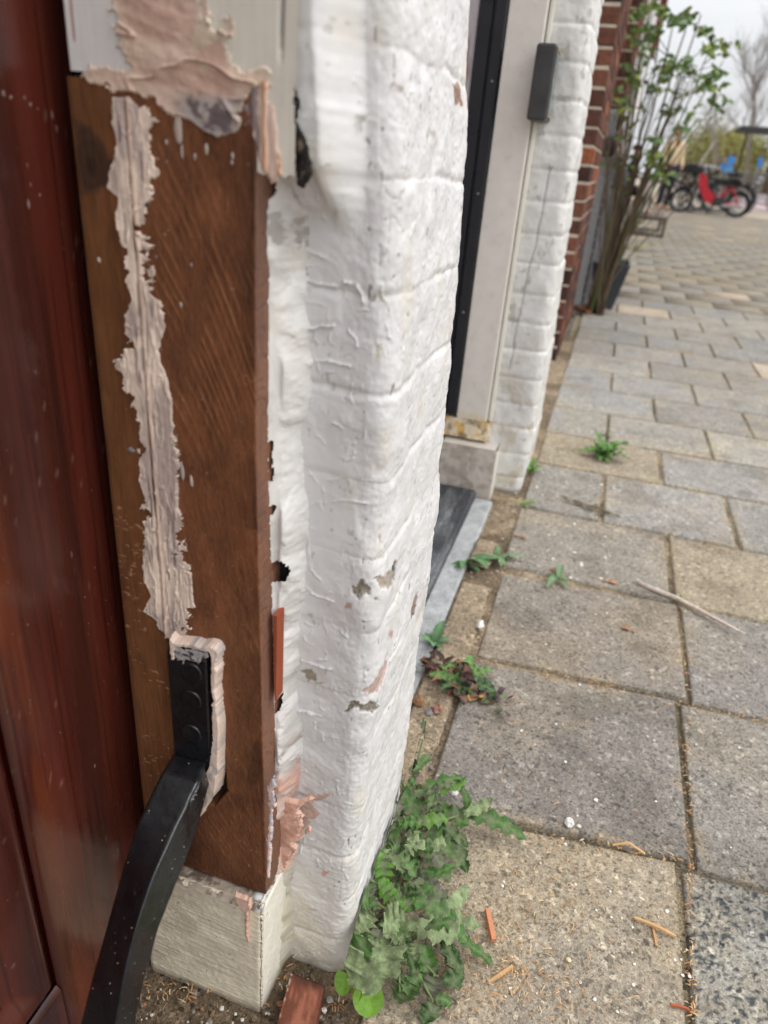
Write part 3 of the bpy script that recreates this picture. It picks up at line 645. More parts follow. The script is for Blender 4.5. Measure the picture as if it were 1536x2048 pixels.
# thick pink filler over the top of the splice
top_poly = [(235,-40),(215,15),(195,30),(215,50),(240,70),(262,90),(245,115),(230,125),(200,130),(165,150),(195,167),(230,178),(270,188),(300,200),(330,225),(380,240),(420,255),(460,268),(482,250),(490,215),(500,190),(525,178),(548,150),(532,130),(495,138),(475,120),(478,85),(440,60),(455,40),(430,25),(410,10),(395,-40)]
def top_c(X, Z, d):
    n = fb(X * 60 + Z * 20, Z * 90, o=4, s=131); n2 = fb(X * 90, Z * 90, o=4, s=132)
    c = mixc(lin((222, 194, 176)) + 0 * X[..., None], lin((206, 172, 154)) + 0 * X[..., None], ss(.4, .6, n))
    yel = ss(-.222, -.20, X) * ss(.50, .62, n2) * (Z > .748); c = mixc(c, lin((204, 196, 168)) + 0 * c, .9 * yel)
    c = mixc(c, lin((222, 196, 172)) + 0 * c, ss(.52, .62, n2) * .5)
    low = ss(.742, .735, Z) * ss(-.228, -.215, X); c = mixc(c, mixc(lin((176, 168, 166)) + 0 * c, lin((84, 80, 88)) + 0 * c, ss(.42, .6, fb(X * 160, Z * 200, s=133))), .85 * low)
    rim = np.exp(-((d - .0012) / .0011) ** 2); c = mixc(c, lin((228, 214, 200)) + 0 * c, .7 * ss(.006, .0, d) * (Z > .75)); return mixc(c, lin((232, 214, 192)) + 0 * c, .5 * rim)
def top_h(X, Z, d):
    q = Z + .30 * X; n = fb(q * 110, (X - .3 * Z) * 24, o=4, s=134)
    rid = np.abs(fb(q * 46, (X - .3 * Z) * 16, o=3, s=135) - .5)
    return (n - .5) * .0024 + .0022 * np.exp(-(rid / .012) ** 2) + (fb(X * 300, Z * 300, s=136) - .5) * .0007 + .0008 * np.exp(-((d - .0012) / .001) ** 2)
smear('thick_filler', [top_poly], TY, .00062, .0010, top_c, frame, hf=top_h, seed=130, jag=.0055, nf=(120, 120), edge=.0022, lab='thick pink filler troweled over the top of the splice')
side_poly = [(488,205),(520,150),(548,160),(545,140),(556,250),(562,352),(540,362),(522,340),(512,300),(500,250)]
def side_c(X, Z, d):
    n = fb(X * 500, Z * 45, o=3, s=141)
    c = mixc(lin((226, 198, 180)) + 0 * X[..., None], lin((208, 150, 110)) + 0 * X[..., None], ss(.48, .62, n) * ss(-.1785, -.174, X))
    c = mixc(c, lin((96, 84, 92)) + 0 * c, .8 * ss(.54, .66, fb(X * 260, Z * 60, s=142)) * (X < -.1765)); return c
smear('thick_filler', [side_poly], TY, .0006, .0010, side_c, frame, hf=lambda X, Z, d: (fb(X * 500, Z * 45, o=3, s=141) - .5) * .0030, seed=140, jag=.003)
# drips on the bare board below the filler
def dots(name, pts, plane, parent, colr, m=M_putty, th=.0009):
    b = MB()
    for (u, v, w_, l_) in pts:
        p = PY(u, v, plane); n = 8; k0 = .00046 * w_; k1 = .00055 * l_; V_ = [(p[0], plane - th, p[2])]
        for q in range(n):
            a = 2 * math.pi * q / n; k = random.uniform(.75, 1.2); V_.append((p[0] + k0 * k * math.cos(a), plane + .0003, p[2] + k1 * k * math.sin(a)))
        for q in range(n):
            a = 2 * math.pi * q / n; V_.append((p[0] + .55 * k0 * math.cos(a), plane - th * .8, p[2] + .55 * k1 * math.sin(a)))
        F_ = [(1 + q, 1 + (q + 1) % n, n + 1 + (q + 1) % n, n + 1 + q) for q in range(n)] + [(n + 1 + q, n + 1 + (q + 1) % n, 0) for q in range(n)]
        c = lin(colr[random.randrange(len(colr))]); b.add(V_, F_, tuple(c))
    return b.build(name, m, parent, smooth=True, usecol=True)
dots('filler_drips', [(357, 258, 6, 15), (364, 305, 2, 8), (413, 298, 3, 6), (390, 313, 2, 4), (465, 312, 2.5, 5), (464, 325, 2, 3), (333, 285, 2, 3), (383, 530, 2, 3), (365, 945, 4, 14), (383, 962, 3, 10), (362, 610, 2, 4), (262, 900, 7, 4), (198, 520, 3, 4), (352, 880, 2, 6)], TY, frame, [(172, 158, 152), (140, 128, 132), (190, 174, 162)])
# filler rim around the strap
rim_c = lambda X, Z, d: mixc(lin((228, 206, 190)) + 0 * X[..., None], lin((196, 184, 176)) + 0 * X[..., None], ss(.5, .66, fb(X * 200, Z * 90, o=4, s=151)))
smear('filler_rim', [[(338,1268),(350,1283),(425,1290),(436,1298),(434,1400),(441,1450),(440,1530),(432,1590),(413,1612),(400,1640),(394,1615),(404,1590),(402,1560),(418,1530),(424,1480),(420,1310),(415,1301),(352,1294),(350,1322),(340,1322)]], .3535, .0005, .0016, rim_c, frame, hf=lambda X, Z, d: (fb(X * 160, Z * 110, o=4, s=152) - .5) * .0016, seed=150, jag=.0009, edge=.0012, off=.005)
smear('crevice_crumb_shade', [[(592, 160), (602, 205), (600, 250), (618, 290), (622, 345), (606, 374), (594, 372), (588, 240), (588, 200)]], .3725, .0006, .0012, lambda X, Z, d: mixc(lin((112, 98, 84)) + 0 * X[..., None], lin((26, 20, 18)) + 0 * X[..., None], np.maximum(ss(.5, .6, fb(X * 200, Z * 120, o=4, s=153)), ss(.0030, .0018, d))), frame, hf=lambda X, Z, d: (fb(X * 300, Z * 300, o=3, s=154) - .5) * .003, seed=155, jag=.002)  # brown crumbs, with the crevice's shade painted dark in patches and at the rim
# caulk strip between timber and brick, with holes
def caulk():
    x = np.linspace(-.190, -.1530, 78); z = np.linspace(.0, .712, 1000); X, Z = np.meshgrid(x, z)
    xr_ = xright(Z)
    yy = .3845 - .007 * ss(-.174, -.182, X) + .0270 * ss(-.1775, -.1610, X + .012 * (fb(X * 0, Z * 22, o=3, s=161) - .5) + .008 * (fb(X * 90, Z * 60, s=160) - .5))
    yy += -.004 * np.exp(-(((X + .170) / .004) ** 2)) * ss(.42, .6, fb(X * 60, Z * 14, s=162))
    yy += (fb(X * 110, Z * 26, o=4, s=163) - .5) * .0026 + (fb(X * 900, Z * 40, o=2, s=164) - .5) * .0003
    lump = ss(.655, .665, Z) * ss(.70, .69, Z); yy -= lump * .006 * fb(X * 120, Z * 90, o=4, s=165)
    yy -= ss(.33, .23, Z) * .004 * fb(X * 90, Z * 70, o=4, s=166)
    c = lin((222, 219, 215)) + 0 * X[..., None]
    c = mixc(c, lin((212, 204, 190)) + 0 * c, .4 * ss(.45, .62, fb(X * 60, Z * 30, o=4, s=167)) * ss(.58, .62, Z))
    c = mixc(c, lin((92, 72, 56)) + 0 * c, .7 * ss(.60, .70, fb(X * 150, Z * 110, o=4, s=168)) * ss(.63, .66, Z))
    pk = ss(.285, .270, Z + .02 * fb(X * 80, Z * 60, s=169)) * ss(.125, .15, Z); c = mixc(c, mixc(lin((222, 178, 158)) + 0 * c, lin((196, 156, 140)) + 0 * c, ss(.4, .6, fb(X * 160, Z * 90, s=170))), .95 * pk)
    c = mixc(c, lin((122, 98, 84)) + 0 * c, .7 * ss(.55, .65, fb(X * 80, Z * 60, s=171)) * ss(.25, .27, Z) * ss(.31, .29, Z))
    lo_ = ss(.15, .13, Z); c = mixc(c, lin((198, 190, 168)) + 0 * c, lo_)
    c = mixc(c, lin((190, 186, 180)) + 0 * c, .5 * ss(.5, .65, fb(X * 90, Z * 60, s=172)))
    keep = Z < .703 + .006 * fb(X * 160, 0 * X, o=3, s=175)
    for pol in ([(520, 362), (552, 366), (549, 385), (538, 412), (528, 422), (520, 420)], [(538, 1126), (562, 1123), (573, 1148), (566, 1167), (538, 1163)], [(538, 1010), (551, 1013), (547, 1026), (538, 1026)], [(548, 1408), (556, 1400), (556, 1422), (549, 1430)], [(541, 880), (546, 880), (546, 960), (541, 955)]):
        pl = [PY(u, v, .382)[[0, 2]] for u, v in pol]
        keep &= sdf(X + .0025 * (fb(X * 400, Z * 400, s=173) - .5), Z + .0025 * (fb(X * 400, Z * 400, s=174) - .5), pl) < 0
    V_, F_, C_ = compact(np.stack([X, yy, Z], -1), gridF(*X.shape, keep), c)
    mesh('caulk_bead', V_, F_, M_gloss, frame, smooth=True, col=C_)
    for u, v, hz_ in ((554, 1146, .016), (538, 395, .020), (544, 1018, .008)):
        p = PY(u, v, .394); b = MB(); b.box((p[0] - .010, .394, p[2] - hz_), (min(p[0] + .008, -.1665), .398, min(p[2] + hz_, .7035)), None, bev=.001); b.build('hole_shade_box', M_dark, frame)  # near-black boxes added behind the holes as their painted shade
caulk()
# pink filler spilling onto the pier foot
spill = [(548,1580),(560,1592),(600,1600),(622,1592),(640,1600),(610,1612),(600,1640),(612,1672),(590,1690),(578,1700),(580,1722),(560,1760),(545,1790),(538,1770),(540,1700),(540,1620)]
def spill_c(X, Z, d):
    n = fb(X * 90, Z * 90, o=4, s=181); c = mixc(lin((226, 182, 162)) + 0 * X[..., None], lin((204, 156, 136)) + 0 * X[..., None], ss(.4, .62, n)); return mixc(c, lin((232, 200, 180)) + 0 * c, ss(.003, .0, d) * .6)
smear('pink_filler', [spill], .395, .0006, .0030, spill_c, frame, hf=lambda X, Z, d: (fb(X * 40 + Z * 30, Z * 110, o=3, s=182) - .5) * .0016 + (fb(X * 50, Z * 50, s=183) - .5) * .003, seed=180, jag=.004, nf=(150, 150), edge=.003, lab='pale pink filler spread low between timber and pier')
smear('pink_filler', [[(541, 1560), (548, 1550), (553, 1575), (546, 1630), (543, 1700), (538, 1760), (534, 1750), (537, 1650), (540, 1600)]], TY + .0005, .0005, .0012, lambda X, Z, d: mixc(lin((226, 200, 188)) + 0 * X[..., None], lin((190, 184, 190)) + 0 * X[..., None], ss(.45, .6, fb(X * 300, Z * 90, s=185))), frame, hf=lambda X, Z, d: (fb(X * 300, Z * 200, s=186) - .5) * .002, seed=184, jag=.0015, edge=.0006)
# cream stone plinth block
def plinth():
    r_ = .004; nz = 260; z = np.linspace(-.01, .1455, nz)
    def path(z_):
        lean = (0.1455 - z_) * 0.02
        xl, xr_, yf, yb = -.2885, -.1700, .3505 - lean, .41
        pts = [(xl, yb), (xl, yf + r_), (xl + r_, yf)]; return xl, xr_, yf, yb
    us = np.concatenate([np.linspace(0, .06, 14)[:-1], np.linspace(.06, .06 + .1185, 190)[:-1], np.linspace(.1785, .1785 + .06, 70)])
    X = np.zeros((nz, len(us))); Yv = X.copy(); NX = X.copy(); NY = X.copy(); Z = np.repeat(z[:, None], len(us), 1)
    lean = .001 + (0.1455 - Z) * 0.012; yf = .3515 - lean
    U = np.repeat(us[None], nz, 0)
    a = U < .06; bb = (U >= .06) & (U <= .1785); cc_ = U > .1785
    X[a] = -.2885; Yv = np.where(a, yf + (.06 - U), Yv); NX[a] = -1
    X = np.where(bb, -.2885 + (U - .06), X); Yv = np.where(bb, yf, Yv); NY[bb] = -1
    X = np.where(cc_, -.1700, X); Yv = np.where(cc_, yf + (U - .1785), Yv); NX[cc_] = 1
    hh = (fb(U * 25, Z * 25, o=3, s=191) - .5) * .002 + (fb(U * 14, (Z + .10 * U) * 520, o=3, s=192) - .5) * .0007 * (bb) + (fb(U * 260, Z * 260, o=3, s=193) - .5) * .0008
    ce = np.minimum(np.abs(U - .06), np.abs(U - .1785)); hh -= .0022 * np.exp(-(ce / .0022) ** 2) * (.6 + .8 * fb(U * 0, Z * 90, s=194))
    top = ss(.138, .1455, Z); hh -= top * .0035 * (.5 + fb(U * 70, Z * 10, s=195))
    c = lin((242, 232, 206)) + 0 * X[..., None]
    c = mixc(c, lin((206, 194, 172)) + 0 * c, .5 * ss(.50, .66, fb(U * 30, (Z + .1 * U) * 60, o=5, s=196) + .14 * ss(.08, .14, Z)) * (~cc_))
    c = mixc(c, lin((180, 168, 148)) + 0 * c, .12 * ss(.54, .66, fb(U * 12, (Z + .10 * U) * 520, o=3, s=192)) * bb)
    c = mixc(c, lin((232, 228, 216)) + 0 * c, .8 * cc_)
    c = mixc(c, lin((130, 120, 106)) + 0 * c, .6 * ss(.84, .88, fb(U * 260, Z * 260, o=2, s=197)))
    c = mixc(c, lin((120, 108, 92)) + 0 * c, .7 * ss(.014, .0, Z + .010 * fb(U * 80, Z * 80, s=198)))
    mesh('stone_plinth', np.stack([X + NX * hh, Yv + NY * hh, Z], -1), gridF(*X.shape), M_paint, frame, smooth=True, col=c)
    x = np.linspace(-.289, -.1705, 150); y = np.linspace(.3495, .41, 50); X, Y = np.meshgrid(x, y)
    Zt = .1455 - .0035 * ss(.3545, .3495, Y) * (1 + fb(X * 90, Y * 90, s=199)) + (fb(X * 160, Y * 160, o=4, s=200) - .5) * .0022 - .0008
    c = mixc(lin((176, 162, 146)) + 0 * X[..., None], lin((120, 106, 94)) + 0 * X[..., None], ss(.45, .6, fb(X * 150, Y * 150, o=4, s=201)))
    c = mixc(c, lin((224, 224, 220)) + 0 * c, ss(-.186, -.176, X) * ss(.4, .6, fb(X * 200, Y * 200, s=202)))
    mesh('plinth_top', np.stack([X, Y, Zt], -1), gridF(*X.shape), M_paint, frame, smooth=True, col=c)
    smear('filler_run', [[(470, 1784), (482, 1790), (504, 1798), (503, 1806), (498, 1820), (500, 1880), (499, 1886), (494, 1880), (490, 1820), (478, 1808), (474, 1795)]], .3500, .0005, .0026, lambda X, Z, d: mixc(lin((226, 190, 172)) + 0 * X[..., None], lin((190, 146, 128)) + 0 * X[..., None], ss(.004, 0, d) * .5), frame, hf=lambda X, Z, d: .0015 * np.exp(-(d / .001) ** 2), seed=203, jag=.001, lab='thin run of pink filler hanging down the cream plinth')
plinth()
wd = thing('wooden_wedge', (-.1735, .39, .33), 'thin orange red wooden wedge pushed in beside the bare brown timber', 'wedge')
b = MB(); P0, P1, P2, P3 = PY(546, 1230, .3745), PY(554, 1233, .3745), PY(552, 1402, .3745), PY(549, 1402, .3745)
V_ = [tuple(P0), tuple(P1), tuple(P2), tuple(P3)]; V_ += [(x, y + .012, z) for x, y, z in V_]
b.add(V_, [(0,1,2,3), (7,6,5,4), (0,4,5,1), (1,5,6,2), (2,6,7,3), (3,7,4,0)], tuple(lin((158, 74, 40)))); b.build('wedge', mat('wedge_wood', col=tuple(lin((146, 72, 42))), rough=.7, stretch=(1, 1, .1), vs=200), wd)

# ------------------------------------------------------------------ mahogany door
door = thing('front_door', (-.30, -.1, 0), 'varnished dark red mahogany door with recessed panel at the left edge', 'door')
def woodcol(Yc, Zc, s, dark=1.0):
    w = fb(Yc * 34, Zc * 1.2, o=5, s=s); w2 = fb(Yc * 300, Zc * 5, o=3, s=s + 1)
    c = mixc(lin((88, 38, 28)) + 0 * Yc[..., None], lin((62, 28, 22)) + 0 * Yc[..., None], ss(.35, .65, w))
    c = mixc(c, lin((108, 54, 32)) + 0 * c, .35 * ss(.58, .74, fb(Yc * 22, Zc * 2.3, o=4, s=s + 2)))
    c = mixc(c, lin((40, 14, 12)) + 0 * c, .6 * ss(.6, .72, w2)); return c * dark
def doorgrid(name, y0, y1, z0, z1, xf, res=(.0016, .004), s=210):
    y = np.arange(y0, y1 + 1e-6, res[0]); z = np.arange(z0, z1 + 1e-6, res[1]); Yc, Zc = np.meshgrid(y, z)
    c = woodcol(Yc, Zc, s)
    # dings and lighter abrasions
    sp_ = ss(.86, .92, fb(Yc * 260, Zc * 180, o=2, s=s + 5, g=.4)); c = mixc(c, lin((150, 120, 108)) + 0 * c, .4 * sp_)
    og = np.exp(-((Yc - .272) / .012) ** 2) * ss(.30, .24, np.abs(Zc - .28)) * ss(.35, .55, fb(Yc * 60, Zc * 8, o=3, s=s + 6)); c = mixc(c, lin((122, 60, 30)) + 0 * c, .4 * og)
    mesh(name, np.stack([xf(Yc, Zc), Yc, Zc], -1), gridF(*Yc.shape), M_door, door, smooth=True, col=c)
wav = lambda Yc, Zc: (fb(Yc * 12, Zc * 5, s=220) - .5) * .0010 + (fb(Yc * 300, Zc * 9, o=2, s=221) - .5) * .00012
doorgrid('stile', .258, .40, .012, 2.11, lambda Y, Z: -.300 + wav(Y, Z) - .004 * ss(.2600, .2580, Y))
doorgrid('rail', -.49, .2575, .012, .112, lambda Y, Z: -.3003 + wav(Y, Z) - .004 * ss(.110, .112, Z), s=230)
def bevel(Y, Z):
    d = np.minimum(np.minimum(.2575 - Y, Y + .49), np.minimum(Z - .1125, .95 - Z))
    return -.3055 - .002 * np.exp(-(d / .0025) ** 2) + .0035 * ss(.003, .008, d) - .010 * ss(.008, .042, d) + .006 * ss(.042, .045, d) + wav(Y, Z)
doorgrid('panel', -.49, .2575, .1125, .95, bevel, res=(.002, .003), s=240)
b = MB(); b.box((-.345, -.62, .012), (-.3125, .40, 2.11), None)
b.box((-.3125, -.49, .951), (-.3005, .2575, 1.08), None); b.box((-.3125, -.62, .012), (-.3002, -.4905, 2.11), None); b.box((-.3125, -.49, 1.99), (-.3005, .2575, 2.11), None)
b.C = [tuple(lin((92, 26, 19)))] * len(b.V); b.build('door_core', M_door, door, usecol=True)
b = MB(); b.box((-.2995, .355, .15), (-.2870, .361, 2.1)); 
b.V = [(x, y + .03, z) for x, y, z in b.V]; b.build('gap_shade_strip', M_dark, door)  # near-black strip added as painted shade between door and jamb
# paint and filler specks on the varnish
def xdots(name, pts, xp, parent, colr, th=.0006):
    b = MB()
    for (u, v, w_, l_) in pts:
        p = PX(u, v, xp); n = 7; V_ = []
        for q in range(n):
            a = 2 * math.pi * q / n; k = random.uniform(.6, 1.3); V_.append((xp - .0002, p[1] + .0003 * w_ * k * math.cos(a), p[2] + .0004 * l_ * k * math.sin(a)))
        V_.append((xp + th, p[1], p[2])); b.add(V_, [(q, (q + 1) % n, n) for q in range(n)], tuple(lin(colr[random.randrange(len(colr))])))
    return b.build(name, M_putty, parent, smooth=True, usecol=True)
pts = [(8, 188, 5, 6), (22, 194, 5, 4), (50, 196, 5, 4), (62, 210, 6, 4), (76, 218, 4, 3), (105, 230, 4, 8), (114, 256, 4, 8), (56, 332, 4, 6), (62, 370, 5, 6), (58, 410, 4, 9), (80, 390, 2, 4), (72, 745, 3, 8), (144, 1110, 4, 12), (56, 1250, 3, 4), (15, 1424, 3, 4), (190, 1533, 5, 11), (16, 1165, 2, 3), (217, 1248, 2, 2), (60, 1400, 2, 3), (190, 1135, 2, 5), (170, 1195, 2, 3)]
pts = [(u, v, w_ * .62, l_ * .7) for u, v, w_, l_ in pts]
for k in range(46): pts.append((random.uniform(5, 270), random.uniform(1200, 2040), random.uniform(.35, .9), random.uniform(.35, 1.1)))
for k in range(14): pts.append((random.uniform(5, 200), random.uniform(20, 1200), random.uniform(.35, .7), random.uniform(.35, 1.0)))
setp(xdots('paint_specks', pts, -.2996, door, [(140, 118, 112), (118, 88, 82), (104, 70, 66)]), kind='stuff')

# ------------------------------------------------------------------ bent black iron strap
bar = thing('iron_strap', (-.231, .354, .39), 'black painted iron strap with round bolt heads bent out from the brown timber', 'iron bar')
b = MB()
yP = .3535
# flat screwed plate
b.box((-.2472, yP, .283), (-.2150, .372, .3915), bev=.0012)
plate = b.build('plate', M_black, bar)
for v in (1345, 1400, 1467):
    p = PY(383, v, yP); q = MB(); n = 28
    V_ = []; prof = [(.0088, .0002), (.0086, -.0009), (.0078, -.0013), (.0062, -.0009), (.0035, -.0011), (.0, -.0012)]
    for rr_, dy in prof:
        for i in range(n): a = 2 * math.pi * i / n; V_.append((p[0] + rr_ * math.cos(a), yP + dy, p[2] + rr_ * math.sin(a)))
    F_ = [(l * n + i, l * n + (i + 1) % n, (l + 1) * n + (i + 1) % n, (l + 1) * n + i) for l in range(len(prof) - 1) for i in range(n)]
    q.add(V_, F_); q.build('bolt_head', M_black, bar, smooth=True)
Lp = [PY(345, 1507, yP)] + [PX(u, v, -.2475 + k) for u, v, k in [(322, 1545, 0), (296, 1598, 0), (270, 1650, .0005), (240, 1750, .001), (213, 1850, .002), (185, 1950, .003), (160, 2048, .004), (142, 2130, .005), (128, 2230, .006)]]
Rp = [PY(413, 1524, yP)] + [PX(u, v, -.2150 + k) for u, v, k in [(398, 1560, 0), (374, 1610, .0005), (350, 1660, .001), (306, 1755, .002), (273, 1850, .003), (249, 1950, .004), (233, 2048, .005), (222, 2130, .006), (214, 2230, .007)]]
Bp = [PY(422, 1540, .369)] + [PX(u, v, -.2130 + k) for u, v, k in [(418, 1580, 0), (405, 1625, .0005), (390, 1680, .001), (354, 1765, .002), (321, 1850, .003), (294, 1950, .004), (272, 2048, .005), (258, 2130, .006), (250, 2230, .007)]]
def interp(Pn, k):
    Pn = np.array(Pn); t = np.linspace(0, len(Pn) - 1, k); i = np.minimum(t.astype(int), len(Pn) - 2); f = (t - i)[:, None]
    Q = Pn[i] * (1 - f) + Pn[i + 1] * f
    for _ in range(6): Q[1:-1] = .25 * Q[:-2] + .5 * Q[1:-1] + .25 * Q[2:]
    return Q
nb = 90; Lq, Rq, Bq = interp(Lp, nb), interp(Rp, nb), interp(Bp, nb); Dq = Lq + (Bq - Rq) * .92
rings = []
for i in range(nb):
    cs_ = [Lq[i], Rq[i], Bq[i], Dq[i]]; ring = []
    for q in range(4):
        pz, a, c_ = cs_[q], cs_[q - 1], cs_[(q + 1) % 4]; r_ = .10 if q != 1 else .07
        e1 = (a - pz); e1 = e1 / np.linalg.norm(e1) * .0034; e2 = (c_ - pz); e2 = e2 / np.linalg.norm(e2) * .0034
        for t in (0, .25, .5, .75, 1):
            ring.append(pz + e1 * (1 - t) ** 2 + e2 * t ** 2)
        if q == 0:
            for t in np.linspace(.12, .88, 9): ring.append(Lq[i] * (1 - t) + Rq[i] * t)
        if q == 1:
            for t in np.linspace(.12, .88, 8): ring.append(Rq[i] * (1 - t) + Bq[i] * t)
    rings.append(ring)
Rr = np.array(rings); nr = Rr.shape[1]; cen = Rr.mean(1, keepdims=True)
dv = Rr - cen; dv /= np.linalg.norm(dv, axis=-1, keepdims=True)
ii = np.arange(nb)[:, None] * .004 + 0 * Rr[..., 0]; jj = np.arange(nr)[None] * .004 + 0 * Rr[..., 0]
Rr = Rr + dv * ((fb(ii * 45, jj * 60, o=3, s=250) - .5) * .0013)[..., None]
idx = np.arange(nb * nr).reshape(nb, nr); F_ = []
for i in range(nb - 1):
    for j in range(nr): F_.append((idx[i, j], idx[i, (j + 1) % nr], idx[i + 1, (j + 1) % nr], idx[i + 1, j]))
F_.append(tuple(idx[0, ::-1].tolist())); F_.append(tuple(idx[-1].tolist()))
mesh('arm', Rr.reshape(-1, 3), [tuple(int(q) for q in f) for f in F_], M_black, bar, smooth=True)
smear('filler_on_strap', [[(350, 1300), (414, 1308), (416, 1316), (410, 1322), (400, 1318), (396, 1336), (391, 1322), (372, 1318), (368, 1334), (363, 1330), (366, 1320), (350, 1322)]], yP, .0005, .0006, lambda X, Z, d: mixc(lin((178, 170, 170)) + 0 * X[..., None], lin((58, 58, 66)) + 0 * X[..., None], ss(.44, .58, fb(X * 260, Z * 400, o=4, s=261)) * ss(.0, .003, d)), bar, hf=lambda X, Z, d: (fb(X * 300, Z * 300, s=262) - .5) * .0008, seed=260, jag=.002)
b = MB()
def on_quad(A, B, t, s): i = int(t * (nb - 1)); return A[i] * (1 - s) + B[i] * s
for k in range(46):
    t = random.random() ** .8; fr_ = random.random() < .6; s_ = random.uniform(.1, .9); A_, B_ = (Lq, Rq) if fr_ else (Rq, Bq)
    p = on_quad(A_, B_, t, s_); i = min(int(t * (nb - 1)), nb - 2); tn_ = A_[i + 1] - A_[i]; nn = np.cross(tn_, B_[i] - A_[i]); nn /= np.linalg.norm(nn)
    if nn @ (np.array([0, 0, H]) - p) < 0: nn = -nn
    b.rock(p + nn * .0005, random.uniform(.00022, .00055), tuple(lin((170, 164, 156) if random.random() < .7 else (170, 120, 80))), seed=k, n=5, m=3)
setp(b.build('specks', M_putty, bar, usecol=True), kind='stuff')

# ------------------------------------------------------------------ threshold of the near door, offcut
st_ = thing('door_step', (-.30, -.12, 0), 'dark stone door step strewn with grit below the mahogany door', 'door step')
b = MB(); b.box((-.36, -.62, -.02), (-.172, .298, .004), bev=.003, jit=.0004); b.build('slab', M_slate, st_)
oc = thing('wood_offcut', (-.145, .36, 0), 'reddish brown painted wood offcut lying at the foot of the white pier', 'wood block')
A_, B_, C2, D2 = G(582, 1945, .020), G(650, 1970, .020), G(620, 2100, .020), G(540, 2100, .020)
z0_ = -.004; V_ = []
ts = np.linspace(0, 1, 24); us_ = np.linspace(0, 1, 14)
T_, U_ = np.meshgrid(ts, us_, indexing='ij')
def bl(T_, U_): return (A_ * (1 - U_[..., None]) + B_ * U_[..., None]) * (1 - T_[..., None]) + (D2 * (1 - U_[..., None]) + C2 * U_[..., None]) * T_[..., None]
Pt = bl(T_, U_); ed = np.minimum(np.minimum(U_, 1 - U_) * .033, T_ * .06)
Pt[..., 2] += -.0012 * ss(.0015, 0, ed) + (fb(Pt[..., 0] * 200, Pt[..., 1] * 60, o=3, s=270) - .5) * .0012
cc = mixc(lin((150, 92, 70)) + 0 * T_[..., None], lin((104, 58, 40)) + 0 * T_[..., None], ss(.35, .65, fb(U_ * 12, T_ * 4, o=3, s=271))); cc = mixc(cc, lin((70, 44, 34)) + 0 * cc, ss(.18, .04, T_) * .8)
cc = mixc(cc, lin((206, 180, 168)) + 0 * cc, ss(.0016, .0006, U_ * .033) * ss(.4, .5, fb(T_ * 18, U_ * 3, s=272)))
mesh('top_face', Pt, gridF(24, 14), M_wood, oc, smooth=True, col=cc)
b = MB(); q = [A_, B_, C2, D2]; b.add([tuple(p - [0, 0, .0006]) for p in q] + [(p[0], p[1], z0_) for p in q], [(0,1,5,4), (1,2,6,5), (2,3,7,6), (3,0,4,7)], tuple(lin((110, 66, 46)))); b.build('block', M_wood, oc, usecol=True)

# ------------------------------------------------------------------ second doorway
fr2 = thing('door_frame', (-.25, 1.58, 0), 'cream door post with black seal strip and rotten yellow foot above a grey stone block, second doorway', 'door frame')
CW = lin((222, 216, 206)); LG = lin((196, 188, 192))
def bump_box(name, a, b_, col, par, m=M_gloss, n=(24, 60), amp=.0015, s=300, rnd_=.004):
    """box front (-Y) and right (+X) faces as one worn sheet with a rounded arris, plus a body"""
    (x0, y0, z0), (x1, y1, z1) = a, b_
    us = np.concatenate([np.linspace(0, x1 - x0 - rnd_, n[0]), x1 - x0 - rnd_ + rnd_ * np.linspace(.15, .85, 5), np.linspace(x1 - x0, x1 - x0 + (y1 - y0), max(n[0] // 2, 6))])
    z = np.linspace(z0, z1, n[1]); U, Z = np.meshgrid(us, z); L = x1 - x0
    w = np.clip((U - (L - rnd_)) / rnd_, 0, 1) * math.pi / 2
    X = np.where(U < L - rnd_, x0 + U, np.where(U < L, x1 - rnd_ + rnd_ * np.sin(w), x1)); Yv = np.where(U < L - rnd_, y0, np.where(U < L, y0 + rnd_ - rnd_ * np.cos(w), y0 + (U - L) + rnd_))
    NX = np.sin(w); NY = -np.cos(w); hh = (fb(U * 40, Z * 25, o=4, s=s) - .5) * 2 * amp
    c = np.asarray(col(U, Z) if callable(col) else np.asarray(col) * (.94 + .12 * fb(U * 60, Z * 20, s=s + 1))[..., None])
    mesh(name, np.stack([X + NX * hh, Yv + NY * hh, Z], -1), gridF(*U.shape), m, par, smooth=True, col=c)
    q = MB(); e = .004 + amp; q.box((x0, y0 + e, z0 + .001), (x1 - e, y1 + rnd_ - .001, z1 - .001), tuple(np.asarray(c).reshape(-1, 3).mean(0))); q.build(name + '_core', m, par, usecol=True)
def frc(U, Z):
    c = CW * (.96 + .08 * fb(U * 60, Z * 20, s=301))[..., None]
    return mixc(c, lin((214, 190, 120)) + 0 * c, .7 * ss(.215, .18, Z + .02 * fb(U * 200, Z * 60, s=302)) * ss(.4, .6, fb(U * 90, Z * 90, s=303)))
bump_box('cream_post', (-.271, 1.60, .176), (-.200, 1.66, 2.2), frc, fr2, n=(20, 240), amp=.0006)
bump_box('bead', (-.1975, 1.612, .176), (-.190, 1.66, 2.2), lin((224, 220, 206)), fr2, n=(5, 200), amp=.0006, s=305, rnd_=.003)
bump_box('grey_board', (-.46, 1.606, .138), (-.3285, 1.66, 2.2), lambda U, Z: mixc(LG + 0 * U[..., None], lin((140, 106, 74)) + 0 * U[..., None], ss(.64, .70, fb(U * 60, Z * 18, s=307))), fr2, amp=.0008, s=306)
bump_box('grey_board', (-.46, 1.600, .012), (-.315, 1.66, .128), LG * .9, fr2, amp=.001, s=308)
